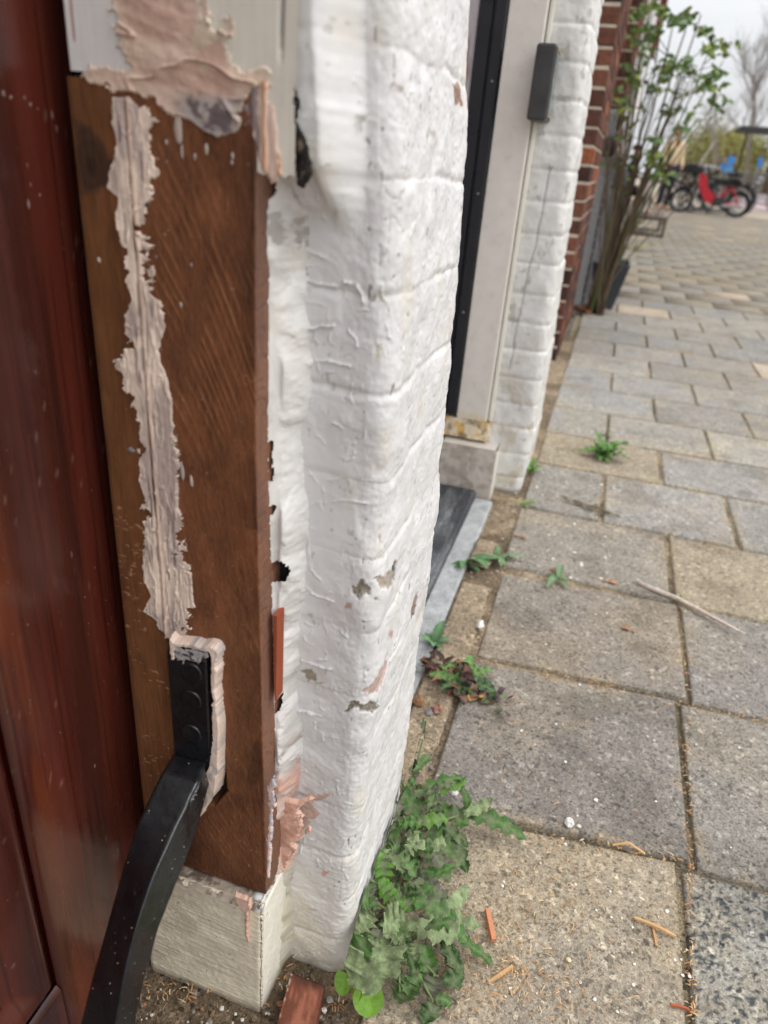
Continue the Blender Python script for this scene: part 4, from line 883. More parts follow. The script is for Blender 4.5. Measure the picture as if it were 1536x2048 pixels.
b = MB(); b.box((-.3275, 1.598, .18), (-.300, 1.63, 2.2), bev=.002); b.box((-.2985, 1.594, .18), (-.2725, 1.63, 2.2), bev=.004); b.box((-.300, 1.601, .18), (-.2985, 1.63, 2.2))
b.build('seal_strip', mat('black_rubber', col=(.008, .009, .012), rough=.35, bump=.1, spec=.5), fr2)
b = MB(); 
for z in (.42, .66, .86, 1.02): b.rock((-.2855, 1.5935, z), .0028, seed=int(z * 100), sq=.9)
b.build('screw', mat('screw_steel', col=(.35, .35, .35), rough=.4, metal=.7), fr2)
def rotc(U, Z):
    n = fb(U * 70, Z * 70, o=4, s=311); c = mixc(lin((224, 212, 186)) + 0 * U[..., None], lin((216, 178, 104)) + 0 * U[..., None], ss(.40, .66, n)); return mixc(c, lin((132, 106, 80)) + 0 * c, .8 * ss(.58, .72, fb(U * 60, Z * 60, s=312)))
bump_box('rotten_foot', (-.300, 1.602, .128), (-.192, 1.65, .175), rotc, fr2, m=M_putty, n=(50, 30), amp=.005, s=310)
def st2(U, Z): 
    c = mixc(lin((202, 194, 182)) + 0 * U[..., None], lin((178, 168, 156)) + 0 * U[..., None], ss(.45, .6, fb(U * 40, Z * 40, o=4, s=314))); c = mixc(c, lin((160, 148, 136)) + 0 * c, .6 * ss(.60, .72, fb(U * 50, Z * 40, s=315))); return mixc(c, lin((226, 222, 210)) + 0 * c, ss(.128, .133, U))
bump_box('stone_block', (-.2925, 1.567, -.01), (-.1600, 1.66, .1215), st2, fr2, m=M_paint, n=(60, 60), amp=.0016, s=313)
dr2 = thing('inner_door', (-.36, 1.1, 0), 'pale grey door set back in the second doorway behind the dark step', 'door')
b = MB(); b.box((-.40, .54, .03), (-.352, 1.595, 2.2), tuple(LG * .8), bev=.003); b.build('leaf', M_gloss, dr2, usecol=True)
stp = thing('door_step', (-.25, 1.2, 0), 'dark slate door step of the second doorway with a grey stone edging strip', 'door step')
b = MB(); b.box((-.352, .60, -.02), (-.1955, 1.566, .016), bev=.004, jit=.001); b.build('slab', M_slate, stp)
b = MB(); b.box((-.1945, .60, -.02), (-.1500, 1.545, .006), bev=.004, jit=.0012); b.build('edging_strip', M_blue, stp)
kb = thing('concrete_kerb', (-.115, 1.05, 0), 'worn tan concrete edging between the second door step and the pavers', 'kerb')
TAN = lin((178, 160, 134)) * .75
def slabtan(name, x0, x1, y0, y1, z, par, s):
    x = np.linspace(x0, x1, 40); y = np.linspace(y0, y1, int((y1 - y0) / .003)); X, Y = np.meshgrid(x, y)
    X = X + (fb(X * 30, Y * 30, s=s) - .5) * .012; d = np.minimum(np.minimum(X - x0, x1 - X), np.minimum(Y - y0, y1 - Y))
    Z = z - .010 * ss(.006, -.004, d) + (fb(X * 90, Y * 90, o=4, s=s + 1) - .5) * .003
    c = mixc(TAN + 0 * X[..., None], TAN * .8 + 0 * X[..., None], ss(.4, .6, fb(X * 40, Y * 40, s=s + 2)))
    return mesh(name, np.stack([X, Y, Z], -1), gridF(*X.shape), M_pave, par, smooth=True, col=c)
slabtan('slab', -.148, -.092, .64, .87, .002, kb, 320); slabtan('slab', -.148, -.090, .885, 1.17, .003, kb, 323)
bk = thing('broken_brick', (-.125, 1.29, 0), 'broken pale brick stub lying beside the grey step edging', 'brick')
slabtan('stub', -.150, -.108, 1.225, 1.335, .014, bk, 326)

# white pier beyond the second doorway
def pier_far():
    xc = lambda z: np.interp(z, [-.03, 0, .15, .47, .84, 1.0, 2.4], [-.100, -.097, -.088, -.098, -.110, -.118, -.118]); yf = lambda z: 1.84 + 0 * z
    P, Nn, SS, ZZ = pier_grid(620, -.02, 1.45, 44, 44, 10, -.235, 1.625, xc, yf, -.36, r=.022)
    ZJ2 = np.arange(.04, 1.6, .0615); dj = np.min(np.abs((ZZ + (fb(SS * 12, ZZ * 5, s=330) - .5) * .01)[..., None] - ZJ2), -1); ci = np.searchsorted(ZJ2, ZZ)
    h = -.0022 * np.exp(-(dj / .005) ** 2) + (vn(ci * 3.1 + .5, 0 * ZZ + .5, s=331) - .5) * .004 + (fb(SS * 28, ZZ * 20, o=4, s=332) - .5) * .008 + (fb(SS * 160, ZZ * 160, o=3, s=333) - .5) * .0016
    c = lin((222, 220, 216)) + 0 * SS[..., None]; c = c * (.90 + .14 * fb(SS * 30, ZZ * 24, s=334))[..., None]; c = mixc(c, lin((150, 142, 130)) + 0 * c, .5 * ss(.66, .76, fb(SS * 70, ZZ * 50, o=4, s=337)))
    c = mixc(c, lin((196, 188, 170)) + 0 * c, .8 * ss(.5, .65, fb(SS * 40, ZZ * 30, o=4, s=335)) * ss(.5, .1, ZZ)); c = mixc(c, lin((110, 104, 92)) + 0 * c, .8 * ss(.014, .0, ZZ))
    ck = np.exp(-((SS + .075 - .03 * ss(.3, .75, ZZ) + .006 * (fb(ZZ * 30, 0 * ZZ, s=336) - .5)) / .0016) ** 2) * (ZZ > .30) * (ZZ < .72); c = mixc(c, lin((120, 112, 104)) + 0 * c, .7 * ck); h -= ck * .002
    o = thing('brick_pier', (-.17, 1.73, 0), 'white painted brick pier with a long crack, just beyond the second doorway', 'pier', 'white painted piers')
    mesh('painted_brick', np.stack([P[..., 0] + Nn[..., 0] * h, P[..., 1] + Nn[..., 1] * h, ZZ], -1), gridF(*h.shape), M_paint, o, smooth=True, col=c)
    b = MB(); b.box((-.5, 1.662, 0), (-.137, 1.81, 1.45), tuple(lin((200, 196, 190)))); b.box((-.5, 1.662, 1.451), (-.12, 1.84, 2.9), tuple(lin((220, 218, 214))), bev=.01); b.build('masonry_core', M_paint, o, usecol=True)
pier_far()
bx = thing('key_box', (-.185, 1.57, .86), 'dark grey rounded doorbell box on the cream post beside the far white pier', 'doorbell box')
def rbox(name, x0, x1, y0, y1, z0, z1, r, m, par, lean=0.0):
    q = MB(); n = 8; V_ = []; F_ = []
    yl = [(y1, 0), (y0 + r * .6, 0), (y0 + r * .2, r * .25), (y0, r * .7)]
    for yy, ins in yl:
        for cx, cz, a0 in ((x1 - r, z1 - r, 0), (x0 + r, z1 - r, 90), (x0 + r, z0 + r, 180), (x1 - r, z0 + r, 270)):
            for k in range(n): a = R(a0 + 90 * k / (n - 1)); V_.append((cx + (r - ins) * math.cos(a), yy, cz + (r - ins) * math.sin(a)))
    nn = 4 * n
    for l in range(3):
        for k in range(nn): F_.append((l * nn + k, l * nn + (k + 1) % nn, (l + 1) * nn + (k + 1) % nn, (l + 1) * nn + k))
    F_.append(tuple(range(3 * nn, 4 * nn))); F_.append(tuple(range(nn - 1, -1, -1)))
    q.add(V_, F_); return q.build(name, m, par, smooth=False)
rbox('case', -.2035, -.1665, 1.548, 1.622, .797, .921, .006, mat('anthracite_plastic', col=(.045, .042, .042), rough=.42, bump=.1, spec=.45), bx)
b = MB(); V_ = []
b.box((-.1668, 1.560, .808), (-.1650, 1.606, .911), tuple(lin((120, 126, 122))), bev=.0008); b.build('face_plate', mat('smoky_plate', attr='col', rough=.25, var=.5, vs=70, spec=.6), bx, usecol=True)
for z in (.805, .9115): b = MB(); b.box((-.1660, 1.560, z), (-.1640, 1.606, z + .0022), tuple(lin((196, 176, 120)))); b.build('trim', M_any, bx, usecol=True)

# ------------------------------------------------------------------ red brick wall
def brick_wall(name, x0, x1, y0, y1, z1, label, seed, dark_below=.35):
    rb = random.Random(seed); o = thing(name, ((x0 + x1) / 2, (y0 + y1) / 2, 0), label, 'wall', 'red brick walls')
    mo = MB(); mo.box((x0, y0 + .003, -.02), (x1 - .003, y1, z1), tuple(lin((184, 172, 154)))); mo.build('mortar', mat('mortar', attr='col', rough=.95, var=.15, bump=.6), o, usecol=True)
    q = MB(); k = 0; z = .004; ch = .0615
    def bc(z):
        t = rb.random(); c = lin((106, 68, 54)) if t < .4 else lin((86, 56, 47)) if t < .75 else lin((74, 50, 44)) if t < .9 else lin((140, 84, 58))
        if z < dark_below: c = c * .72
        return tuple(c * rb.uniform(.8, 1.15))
    while z < z1 - .05:
        j = rb.uniform(-.002, .002); zt = z + .0535
        # return face toward the camera: a header at the corner, stretchers further in
        xe = x1 + .001
        L = .098 if k % 2 == 0 else .205
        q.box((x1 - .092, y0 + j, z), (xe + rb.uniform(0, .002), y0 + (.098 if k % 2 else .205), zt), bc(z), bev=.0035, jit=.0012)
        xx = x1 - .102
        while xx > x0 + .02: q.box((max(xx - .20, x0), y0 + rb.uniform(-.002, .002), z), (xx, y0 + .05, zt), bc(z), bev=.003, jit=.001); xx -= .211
        yy = y0 + (.098 if k % 2 else .205) + .011
        while yy < y1 - .03:
            ye = min(yy + .205, y1); q.box((x1 - .05, yy, z), (x1 + rb.uniform(0, .0025), ye, zt), bc(z), bev=.003, jit=.001); yy = ye + .011
        z += ch; k += 1
    q.build('bricks', M_brick, o, usecol=True)
brick_wall('brick_wall', -.60, -.134, 3.02, 3.95, 2.9, 'red brick wall with pale joints, close beyond the second white pier', 5)
brick_wall('brick_wall', -.60, -.098, 4.55, 6.0, 3.6, 'second red brick wall corner, partly behind the climbing rose', 6)
bd = thing('wall_panel', (-.2, 4.3, .5), 'grey painted panel standing against the second brick corner behind the rose', 'panel')
b = MB(); b.box((-.32, 4.50, .0), (-.108, 4.54, 1.02), tuple(lin((160, 160, 162))), bev=.004); b.box((-.10, 4.505, .0), (-.055, 4.535, .80), tuple(lin((158, 158, 162))), bev=.004); b.build('board', M_any, bd, usecol=True)
ag = thing('grey_board', (-.02, 4.95, 0), 'tall grey slanting board just behind the rose stems', 'board')
b = MB(); b.add([(-.06, 4.9, 0), (.03, 4.9, 0), (.02, 4.93, .75), (-.075, 4.93, .75), (-.06, 4.94, 0), (.03, 4.94, 0), (.02, 4.97, .75), (-.075, 4.97, .75)], [(0,1,2,3), (7,6,5,4), (0,4,5,1), (1,5,6,2), (2,6,7,3), (3,7,4,0)], tuple(lin((128, 130, 136)))); b.build('board', M_any, ag, usecol=True)
lb = thing('wall_lamp', (-.12, 4.45, .84), 'dark domed lamp on the grey panel beside the rose', 'wall lamp')
b = MB(); V_ = []; F_ = []; n = 14; pr = [(.0, .05), (.02, .046), (.034, .03), (.040, .0), (.036, -.035), (.026, -.05), (.0, -.052)]
for r0, dz in pr:
    for i in range(n): a = 2 * math.pi * i / n; V_.append((-.125 + r0 * math.cos(a), 4.455 + r0 * math.sin(a), .845 + dz))
F_ = [(l * n + i, l * n + (i + 1) % n, (l + 1) * n + (i + 1) % n, (l + 1) * n + i) for l in range(len(pr) - 1) for i in range(n)]
b.add(V_, F_, tuple(lin((66, 56, 52)))); b.build('dome', M_any, lb, smooth=True, usecol=True)
b = MB(); b.box((-.14, 4.47, .835), (-.112, 4.50, .855), tuple(lin((50, 46, 44)))); b.build('bracket', M_any, lb, usecol=True)
dp = thing('downpipe', (-.06, 6.06, 0), 'thin white downpipe running down the pale house behind the rose', 'downpipe')
b = MB(); b.tube([(-.055, 6.05, .02), (-.055, 6.05, 3.8)], .032, 10, tuple(lin((226, 226, 224)))); b.build('pipe', M_any, dp, usecol=True)
b = MB()
for z in (.6, 1.6, 2.6): b = MB(); b.tube([(-.055, 6.05, z), (-.055, 6.05, z + .03)], .037, 10, tuple(lin((170, 170, 170)))); b.build('clamp', M_any, dp, usecol=True)

# ------------------------------------------------------------------ white house and houses further along
def house(name, x0, x1, y0, y1, z1, col, roof, label, rows, ys, side='x', gable=True):
    o = thing(name, ((x0 + x1) / 2, (y0 + y1) / 2, 0), label, 'house')
    b = MB(); b.box((x0, y0, -.02), (x1, y1, z1), tuple(col)); b.build('wall', mat('render', attr='col', rough=.85, var=.08, vs=2, bump=.2, bs=40), o, usecol=True)
    if roof is not None:
        b = MB(); e = .25
        if gable: b.add([(x0-e, y0-e, z1), (x1+e, y0-e, z1), (x1+e, y1+e, z1), (x0-e, y1+e, z1), ((x0+x1)/2, y0-e, z1 + (x1-x0)*.38), ((x0+x1)/2, y1+e, z1 + (x1-x0)*.38)], [(0,1,4), (1,2,5,4), (2,3,5), (3,0,4,5), (3,2,1,0)], tuple(roof))
        else: b.box((x0 - .1, y0 - .1, z1), (x1 + .12, y1 + .1, z1 + .25), tuple(roof))
        b.build('roof', M_brick, o, usecol=True)
    gm = mat('dark_glass', col=(.03, .035, .04), rough=.12, bump=0, spec=.6)
    for (zb, zt) in rows:
        for (ya, yb) in ys:
            w = MB()
            if side == 'x': w.box((x1 - .02, ya, zb), (x1 + .02, yb, zt), (.6, .6, .58), bev=.01)
            else: w.box((ya, y0 - .02, zb), (yb, y0 + .02, zt), (.6, .6, .58), bev=.01)
            f = w.build('window', M_any, o, usecol=True); g = MB()
            if side == 'x': g.box((x1 + .0205, ya + .06, zb + .06), (x1 + .026, yb - .06, zt - .06))
            else: g.box((ya + .06, y0 - .026, zb + .06), (yb - .06, y0 - .0205, zt - .06))
            g.build('pane', gm, f)
house('white_house', -6, -.13, 6.02, 13.0, 7.5, lin((228, 226, 222)), lin((120, 60, 50)), 'white rendered house front running away behind the rose', [(.9, 2.4), (3.6, 5.2)], [(7.5, 8.7), (10, 11.2)])
house('cream_house', -6, -.11, 13.1, 24, 6.5, lin((216, 204, 188)), lin((110, 62, 50)), 'cream house front next after the white one along the street', [(.8, 2.4), (3.4, 4.8)], [(14, 15.4), (17, 18.4), (20.5, 22)])
house('pink_house', -7, -.10, 24.2, 46, 6.2, lin((206, 184, 176)), lin((120, 66, 54)), 'dull pink terraced house at the far end of the left side', [(.8, 2.4), (3.4, 4.8)], [(26, 28), (31, 33), (36, 38)])
house('brick_house', 15.2, 40, 84, 100, 3.6, lin((138, 84, 68)), lin((140, 76, 56)), 'red brick house with orange red roof across the end of the street', [(1.0, 2.6)], [(16, 17.4), (19, 20.4), (22, 23.4)], side='y')
house('long_house', 6.8, 14.0, 96, 110, 3.4, lin((170, 160, 150)), lin((116, 82, 64)), 'low grey house with brown roof left of the red brick one', [(1.0, 2.4)], [(8, 9.2), (11, 12.2)], side='y')

# ------------------------------------------------------------------ plants
def lobed(q, base, tip, width, col, lob=6, arch=.0, nrm_=(0, 0, 1), curl=.0, seed=0, depth=.62, tooth=.22, droop=.0, n=72):
    rr = np.random.default_rng(seed); base = np.array(base, float); tip = np.array(tip, float)
    ax = tip - base; L = np.linalg.norm(ax); ax /= L; nn = np.array(nrm_, float); sd = np.cross(ax, nn); sd /= np.linalg.norm(sd); nn = np.cross(sd, ax)
    t = np.linspace(0, 1, n); env = np.sin(np.pi * np.clip(t * .93 + .03, 0, 1) ** .85) ** .7 * (.55 + .6 * t)
    V_ = []; F_ = []; C_ = []
    cen = base + ax * (L * t)[:, None] + nn * (arch * L * np.sin(np.pi * t) - droop * L * t ** 2)[:, None] + sd * (curl * L * np.sin(np.pi * t * rr.uniform(.8, 1.6)))[:, None]
    for sgn in (-1, 1):
        ph = t * lob + rr.uniform(0, .4); f = ph % 1.0; saw = np.where(f < .72, f / .72, (1 - f) / .28)       # saw lobes
        saw = saw * (1 - .3 * rr.random(n) * (saw > .6)); tt = (t * lob * 4.0) % 1.0
        w = width * env * ((1 - depth) + depth * saw) * (1 - tooth * tt * (saw > .35)); w[t < .12] = width * .07; w[-1] = 0
        back = -.35 * w * saw
        for frac in (.5, 1.0):
            row = cen + sd * (sgn * w * frac)[:, None] + ax * (back * frac)[:, None] + nn * (w * frac * frac * rr.uniform(-.15, .45) + (np.sin(t * lob * 6.28 + sgn) * .12 * width) * frac)[:, None]
            V_.append(row)
    L2, L1, R1, R2 = V_[1], V_[0], V_[2], V_[3]; rows = [L2, L1, cen + nn * (-.0004), R1, R2]
    cc = [1.0, 1.0, 1.7, 1.0, 1.0]; o = len(q.V)
    for i in range(n):
        for j in range(5):
            q.V.append(tuple(rows[j][i])); g = rr.uniform(.9, 1.1); k = np.array(col) * g
            if j == 2: k = k * .6 + np.array([.16, .20, .10]) * .55
            q.C.append(tuple(k))
    for i in range(n - 1):
        for j in range(4): q.F.append((o + i * 5 + j, o + i * 5 + j + 1, o + (i + 1) * 5 + j + 1, o + (i + 1) * 5 + j))
    return cen
def oval(q, base, tip, width, col, nrm_=(0, 0, 1), arch=.1, seed=0, n=9, heart=False):
    rr = random.Random(seed); base = np.array(base, float); tip = np.array(tip, float); ax = tip - base; L = np.linalg.norm(ax); ax /= L
    sd = np.cross(ax, np.array(nrm_, float)); sd /= np.linalg.norm(sd) + 1e-9; nn = np.cross(sd, ax); o = len(q.V)
    for i in range(n):
        t = i / (n - 1); w = width * (math.sin(math.pi * t ** .8) ** .75 if not heart else math.sin(math.pi * min(t * .8 + .18, 1)) ** .55) * (0.0 if t > .999 else 1)
        c0 = base + ax * L * t + nn * arch * L * math.sin(math.pi * t)
        for s_ in (-1, -.5, 0, .5, 1):
            bk = (-.30 * width * abs(s_) ** 2 * (1 - t) if heart else 0)
            q.V.append(tuple(c0 + sd * w * s_ + nn * abs(s_) * w * .25 + ax * bk)); q.C.append(tuple(np.array(col) * (1.25 if s_ == 0 else rr.uniform(.92, 1.08))))
    for i in range(n - 1):
        for j in range(4): q.F.append((o + i*5+j, o + i*5+j+1, o + (i+1)*5+j+1, o + (i+1)*5+j))
GR = {'g': lin((70, 112, 46)) * .82, 'b': lin((98, 146, 52)) * .85, 'd': lin((44, 78, 30)) * .75, 'w': lin((140, 156, 112)) * .85, 'p': lin((120, 114, 104)) * .8, 's': lin((80, 116, 58)) * .85}
sow = thing('sow_thistle', (-.085, .52, 0), 'large mildewed sow thistle with toothed lobed leaves growing against the foot of the white pier', 'weed')
def gz(u, v, z): return G(u, v, z)
LV = [  # base px, z, tip px, z, half width m, colour, lobes
 (845,1480,.06,808,1440,.16,.014,'d',4),(820,1560,.07,805,1462,.12,.016,'d',5),(800,1560,.08,865,1500,.07,.010,'s',4),(815,1600,.07,930,1548,.05,.012,'g',6),(845,1610,.05,928,1552,.045,.010,'b',6),
 (790,1590,.10,740,1540,.12,.014,'p',5),(790,1600,.10,758,1580,.10,.012,'w',4),(775,1620,.10,745,1680,.09,.016,'s',5),(790,1560,.11,790,1640,.09,.014,'p',4),(800,1570,.09,845,1650,.07,.012,'s',5),
 (850,1600,.04,940,1650,.05,.013,'g',5),(890,1625,.04,1057,1672,.03,.013,'s',8),(920,1630,.05,985,1595,.07,.009,'w',4),(930,1630,.035,930,1570,.05,.008,'g',4),(860,1640,.05,905,1720,.03,.012,'s',5),
 (820,1650,.07,900,1640,.06,.012,'b',6),(810,1660,.08,850,1700,.07,.010,'w',4),(800,1640,.09,770,1720,.08,.015,'s',5),(780,1660,.09,740,1640,.10,.014,'g',5),(765,1680,.09,750,1760,.08,.016,'w',5),
 (840,1640,.06,820,1740,.05,.012,'s',5),(870,1650,.05,940,1690,.02,.010,'d',4),(900,1660,.03,935,1745,.015,.011,'d',5),(850,1700,.05,905,1760,.02,.011,'p',5),(790,1760,.05,840,1720,.07,.010,'s',5),
 (770,1770,.07,760,1700,.11,.013,'b',5),(790,1800,.07,760,1760,.10,.012,'b',5),(770,1780,.07,830,1820,.06,.015,'b',6),(800,1800,.06,940,1870,.035,.015,'s',8),(850,1840,.04,965,1850,.02,.012,'w',6),
 (860,1830,.03,940,1770,.03,.010,'w',6),(900,1850,.03,985,1935,.005,.008,'g',5),(870,1860,.04,930,1955,.01,.010,'d',6),(820,1860,.06,935,1860,.04,.016,'w',5),(760,1850,.09,815,1850,.08,.020,'w',5),
 (750,1830,.09,700,1860,.09,.016,'w',5),(740,1800,.09,715,1790,.11,.014,'s',5),(760,1860,.08,730,1985,.07,.030,'w',5),(770,1870,.08,790,1930,.06,.018,'w',5),(740,1870,.09,695,1930,.06,.018,'s',4),
 (800,1870,.06,835,1960,.03,.009,'d',6),(850,1880,.05,860,1960,.02,.012,'g',5),(800,1985,.03,850,1945,.03,.012,'g',4),(820,1960,.03,795,2005,.02,.016,'s',5),(880,1960,.025,925,1950,.01,.012,'d',3),
 (870,1950,.03,860,1995,.02,.014,'p',4),(865,2000,.02,850,2048,.01,.012,'d',4),(868,1995,.02,905,2005,.01,.008,'s',4),(830,1750,.05,900,1800,.03,.010,'p',6),(800,1740,.05,880,1755,.04,.009,'p',7),
 (760,1730,.09,725,1720,.11,.012,'g',5),(775,1700,.09,800,1690,.09,.012,'s',5),(740,1760,.10,722,1830,.09,.014,'s',5),(860,1600,.05,885,1565,.06,.008,'g',3),(790,1540,.10,815,1530,.10,.010,'g',3),
 (850,1690,.045,895,1690,.04,.010,'w',4),(870,1620,.04,880,1680,.03,.012,'g',4),(820,1800,.05,870,1770,.05,.009,'g',4),(890,1870,.03,905,1940,.01,.010,'w',4),(780,1900,.05,815,1990,.02,.008,'d',4)]
q = MB(); qs = MB()
for k, (u0, v0, z0, u1, v1, z1, wd_, cl, lb_) in enumerate(LV):
    rr = random.Random(k + 40); A_ = gz(u0, v0, z0 * .75); B_ = gz(u1, v1, z1 * .75)
    lobed(q, A_, B_, wd_ * 1.3, GR[cl] * rr.uniform(.85, 1.15), lob=max(3, round(lb_ * .75)), arch=rr.uniform(.02, .16), nrm_=(rr.uniform(-.3, .35), rr.uniform(-.7, -.1), 1), curl=rr.uniform(-.08, .08), seed=k, depth=rr.uniform(.40, .66) if wd_ < .017 else .22, droop=rr.uniform(0, .1))
    if k % 2 == 0:
        root = gz(790 if v0 > 1700 else 815, min(max(v0 + 60, 1620), 1900), .01); mid = (A_ + root) / 2 + [0, 0, .012]; qs.tube([root, mid, A_], [.0018, .0015, .0011], 6, tuple(lin((122, 140, 92)) * .8))
rr = random.Random(77)
for k in range(44):         # smaller inner leaves filling the clump
    t = rr.random(); u0 = 745 + 95 * rr.random() + (1 - t) * 45; v0 = 1560 + 340 * t; z0 = rr.uniform(.02, .07); A_ = gz(u0, v0, z0); a = rr.uniform(0, 6.28); L_ = rr.uniform(.018, .04)
    B_ = A_ + np.array([math.cos(a) * L_, math.sin(a) * L_ * .8, rr.uniform(-.01, .02)]); 
    if B_[0] < -.103: B_[0] = -.098
    lobed(q, A_, B_, rr.uniform(.007, .013), GR[rr.choice('gdswp')] * rr.uniform(.75, 1.1), lob=rr.randint(3, 4), arch=.1, nrm_=(rr.uniform(-.4, .4), rr.uniform(-.8, 0), 1), seed=900 + k, n=48)
V_ = np.array(q.V); V_[:, 0] = np.maximum(V_[:, 0], -.1045 + .0); V_[:, 2] = np.maximum(V_[:, 2], .001); q.V = [tuple(v) for v in V_]
M_leafm = mat('mildewed_leaf', attr='col', rough=.75, var=.30, vs=230, bump=.7, bs=420, bdist=.001, spec=.25, two=tuple(lin((140, 154, 112)) * .5), sss=.03)
q.build('foliage', M_leafm, sow, smooth=True, usecol=True); qs.build('stem', M_leaf, sow, smooth=True, usecol=True)
hl = thing('seedling', (-.09, .40, 0), 'seedling with bright green heart shaped leaves beside the red brown wood offcut', 'seedling')
q = MB(); LB = lin((128, 172, 66)) * .8
oval(q, gz(690, 1946, .02), gz(684, 1992, .01), .0085, LB, nrm_=(-.1, -.4, 1), heart=True, n=14, seed=1); oval(q, gz(738, 1986, .02), gz(732, 2036, .012), .0145, LB * .92, nrm_=(.1, -.4, 1), heart=True, n=14, seed=2); oval(q, gz(722, 1975, .018), gz(716, 2005, .02), .007, lin((168, 190, 60)) * .8, nrm_=(-.6, -.2, 1), heart=True, n=12, seed=3)
q.build('foliage', M_leaf, hl, smooth=True, usecol=True)
q = MB(); q.tube([G(712, 2010, 0), gz(700, 1960, .018)], .0009, 5, tuple(lin((130, 150, 90)))); q.tube([G(716, 2010, 0), gz(738, 1990, .019)], .0009, 5, tuple(lin((130, 150, 90)))); q.build('stem', M_leaf, hl, usecol=True)
def rosette(name, u, v, rad, n, cols, label, wd_=.3, lob=0, seed=0, cat='weed', up=.35, group=None, spread=None):
    rr = random.Random(seed); c = G(u, v); o = thing(name, c, label, cat, group); q = MB()
    for k in range(n):
        a = 2 * math.pi * k / n + rr.uniform(-.4, .4) if spread is None else rr.uniform(*spread); L_ = rad * rr.uniform(.3, 1.2); B_ = c + np.array([math.cos(a) * L_, math.sin(a) * L_, L_ * up * rr.uniform(.2, 1.2)]); A_ = c + np.array([rr.uniform(-.1, .1) * rad, rr.uniform(-.1, .1) * rad, .002])
        col_ = lin(cols[rr.randrange(len(cols))]) * rr.uniform(.7, .95)
        if lob: lobed(q, A_, B_, L_ * wd_, col_, lob=lob, arch=.12, seed=seed * 50 + k, n=36)
        else: oval(q, A_, B_, L_ * wd_, col_, arch=rr.uniform(.05, .25), seed=seed * 50 + k)
    V_ = np.array(q.V); V_[:, 2] = np.maximum(V_[:, 2], .002); q.V = [tuple(x) for x in V_]
    q.build('foliage', M_leaf, o, smooth=True, usecol=True); return o
rosette('weed', 925, 1372, .052, 34, [(84, 120, 66), (66, 96, 56), (110, 150, 80)], 'green weed rosette tangled with brown dead leaves on the tan edging', lob=5, seed=1)
rosette('weed', 868, 1292, .036, 14, [(112, 148, 104), (96, 132, 90)], 'pale green weed tuft against the grey step edging', wd_=.2, seed=4, up=.6)
rosette('weed', 928, 1128, .066, 8, [(92, 132, 84), (84, 118, 74)], 'fan leaved green weed between grey edging and broken brick', wd_=.16, seed=5, up=.35, spread=(-2.4, .5))
rosette('weed', 1000, 1118, .050, 15, [(98, 132, 88), (120, 146, 104)], 'small green weed with orange scraps beside the broken brick', wd_=.2, seed=6, lob=3)
rosette('weed', 1115, 1160, .060, 7, [(128, 156, 116), (116, 146, 104)], 'flattened pale green weed lying in a paver joint', wd_=.14, seed=7, up=.1)
rosette('weed', 1205, 915, .062, 30, [(88, 132, 54), (76, 118, 46), (104, 150, 62)], 'bushy bright green weed growing where four pavers meet', wd_=.24, seed=8, up=.8, lob=3)
rosette('weed', 1210, 872, .04, 8, [(110, 126, 74)], 'thin dull weed in the joint behind the bushy one', wd_=.12, seed=9, up=.8)
rosette('weed', 1056, 945, .06, 10, [(112, 156, 70), (96, 140, 60)], 'light green tuft against the foot of the far white pier', wd_=.16, seed=10, up=.8)
def litter(name, u, v, ext, n, L, wd_, cols, label, cat, seed, ang=0.0, curl=.3, hz=.004, ja=1.6):
    rr = random.Random(seed); c = G(u, v); o = thing(name, c, label, cat); q = MB()
    for k in range(n):
        a = rr.gauss(0, .45) * ext[0]; b_ = rr.gauss(0, .45) * ext[1]; p = c + np.array([a * math.cos(ang) - b_ * math.sin(ang), a * math.sin(ang) + b_ * math.cos(ang), rr.uniform(.001, hz)])
        t = ang + rr.uniform(-ja, ja) + (3.14 if rr.random() < .5 else 0); l_ = L * rr.uniform(.35, 1.2); e = p + np.array([math.cos(t) * l_, math.sin(t) * l_, rr.uniform(-.2, .6) * hz])
        oval(q, p, e, l_ * wd_ * rr.uniform(.6, 1.5), lin(cols[rr.randrange(len(cols))]) * rr.uniform(.55, 1.0), nrm_=(rr.uniform(-.8, .8), rr.uniform(-.8, .8), 1), arch=rr.uniform(-.05, curl), seed=seed * 90 + k, n=7)
    V_ = np.array(q.V); V_[:, 2] = np.maximum(V_[:, 2], .001); q.V = [tuple(x) for x in V_]
    q.build('foliage', M_leaf, o, smooth=True, usecol=True); return o
litter('dead_stalks', 1185, 1020, (.085, .012), 60, .026, .07, [(132, 108, 74), (112, 96, 62), (110, 108, 66), (150, 126, 90)], 'dry brown stalks lying along a paver edge', 'dead stalks', 11, ang=-.25, curl=.15, hz=.008, ja=.7)
litter('dead_leaves', 900, 1352, (.040, .036), 60, .022, .24, [(96, 64, 52), (124, 84, 62), (82, 64, 58), (140, 104, 78), (72, 50, 42)], 'clump of curled brown dead leaves around the weed on the tan edging', 'dead leaves', 2, curl=.5, hz=.020)
litter('dead_leaves', 965, 1392, (.040, .026), 50, .018, .26, [(78, 62, 66), (92, 76, 76), (96, 112, 76), (110, 84, 66)], 'dark purplish withered leaves spreading over the corner of a paver', 'dead leaves', 3, curl=.4, hz=.012)
rosette('weed', 1052, 1012, .035, 6, [(126, 144, 84)], 'tiny yellowish weed at the paver corner near the far pier', wd_=.14, seed=12, up=.3)
rosette('weed', 1178, 1202, .02, 6, [(120, 140, 80)], 'tiny green sprig in a joint under the dry twig', wd_=.2, seed=14, up=.4) if False else rosette('weed', 1358, 1200, .02, 6, [(126, 144, 80)], 'tiny green sprig in a joint beside the dry twig', wd_=.2, seed=14, up=.4)

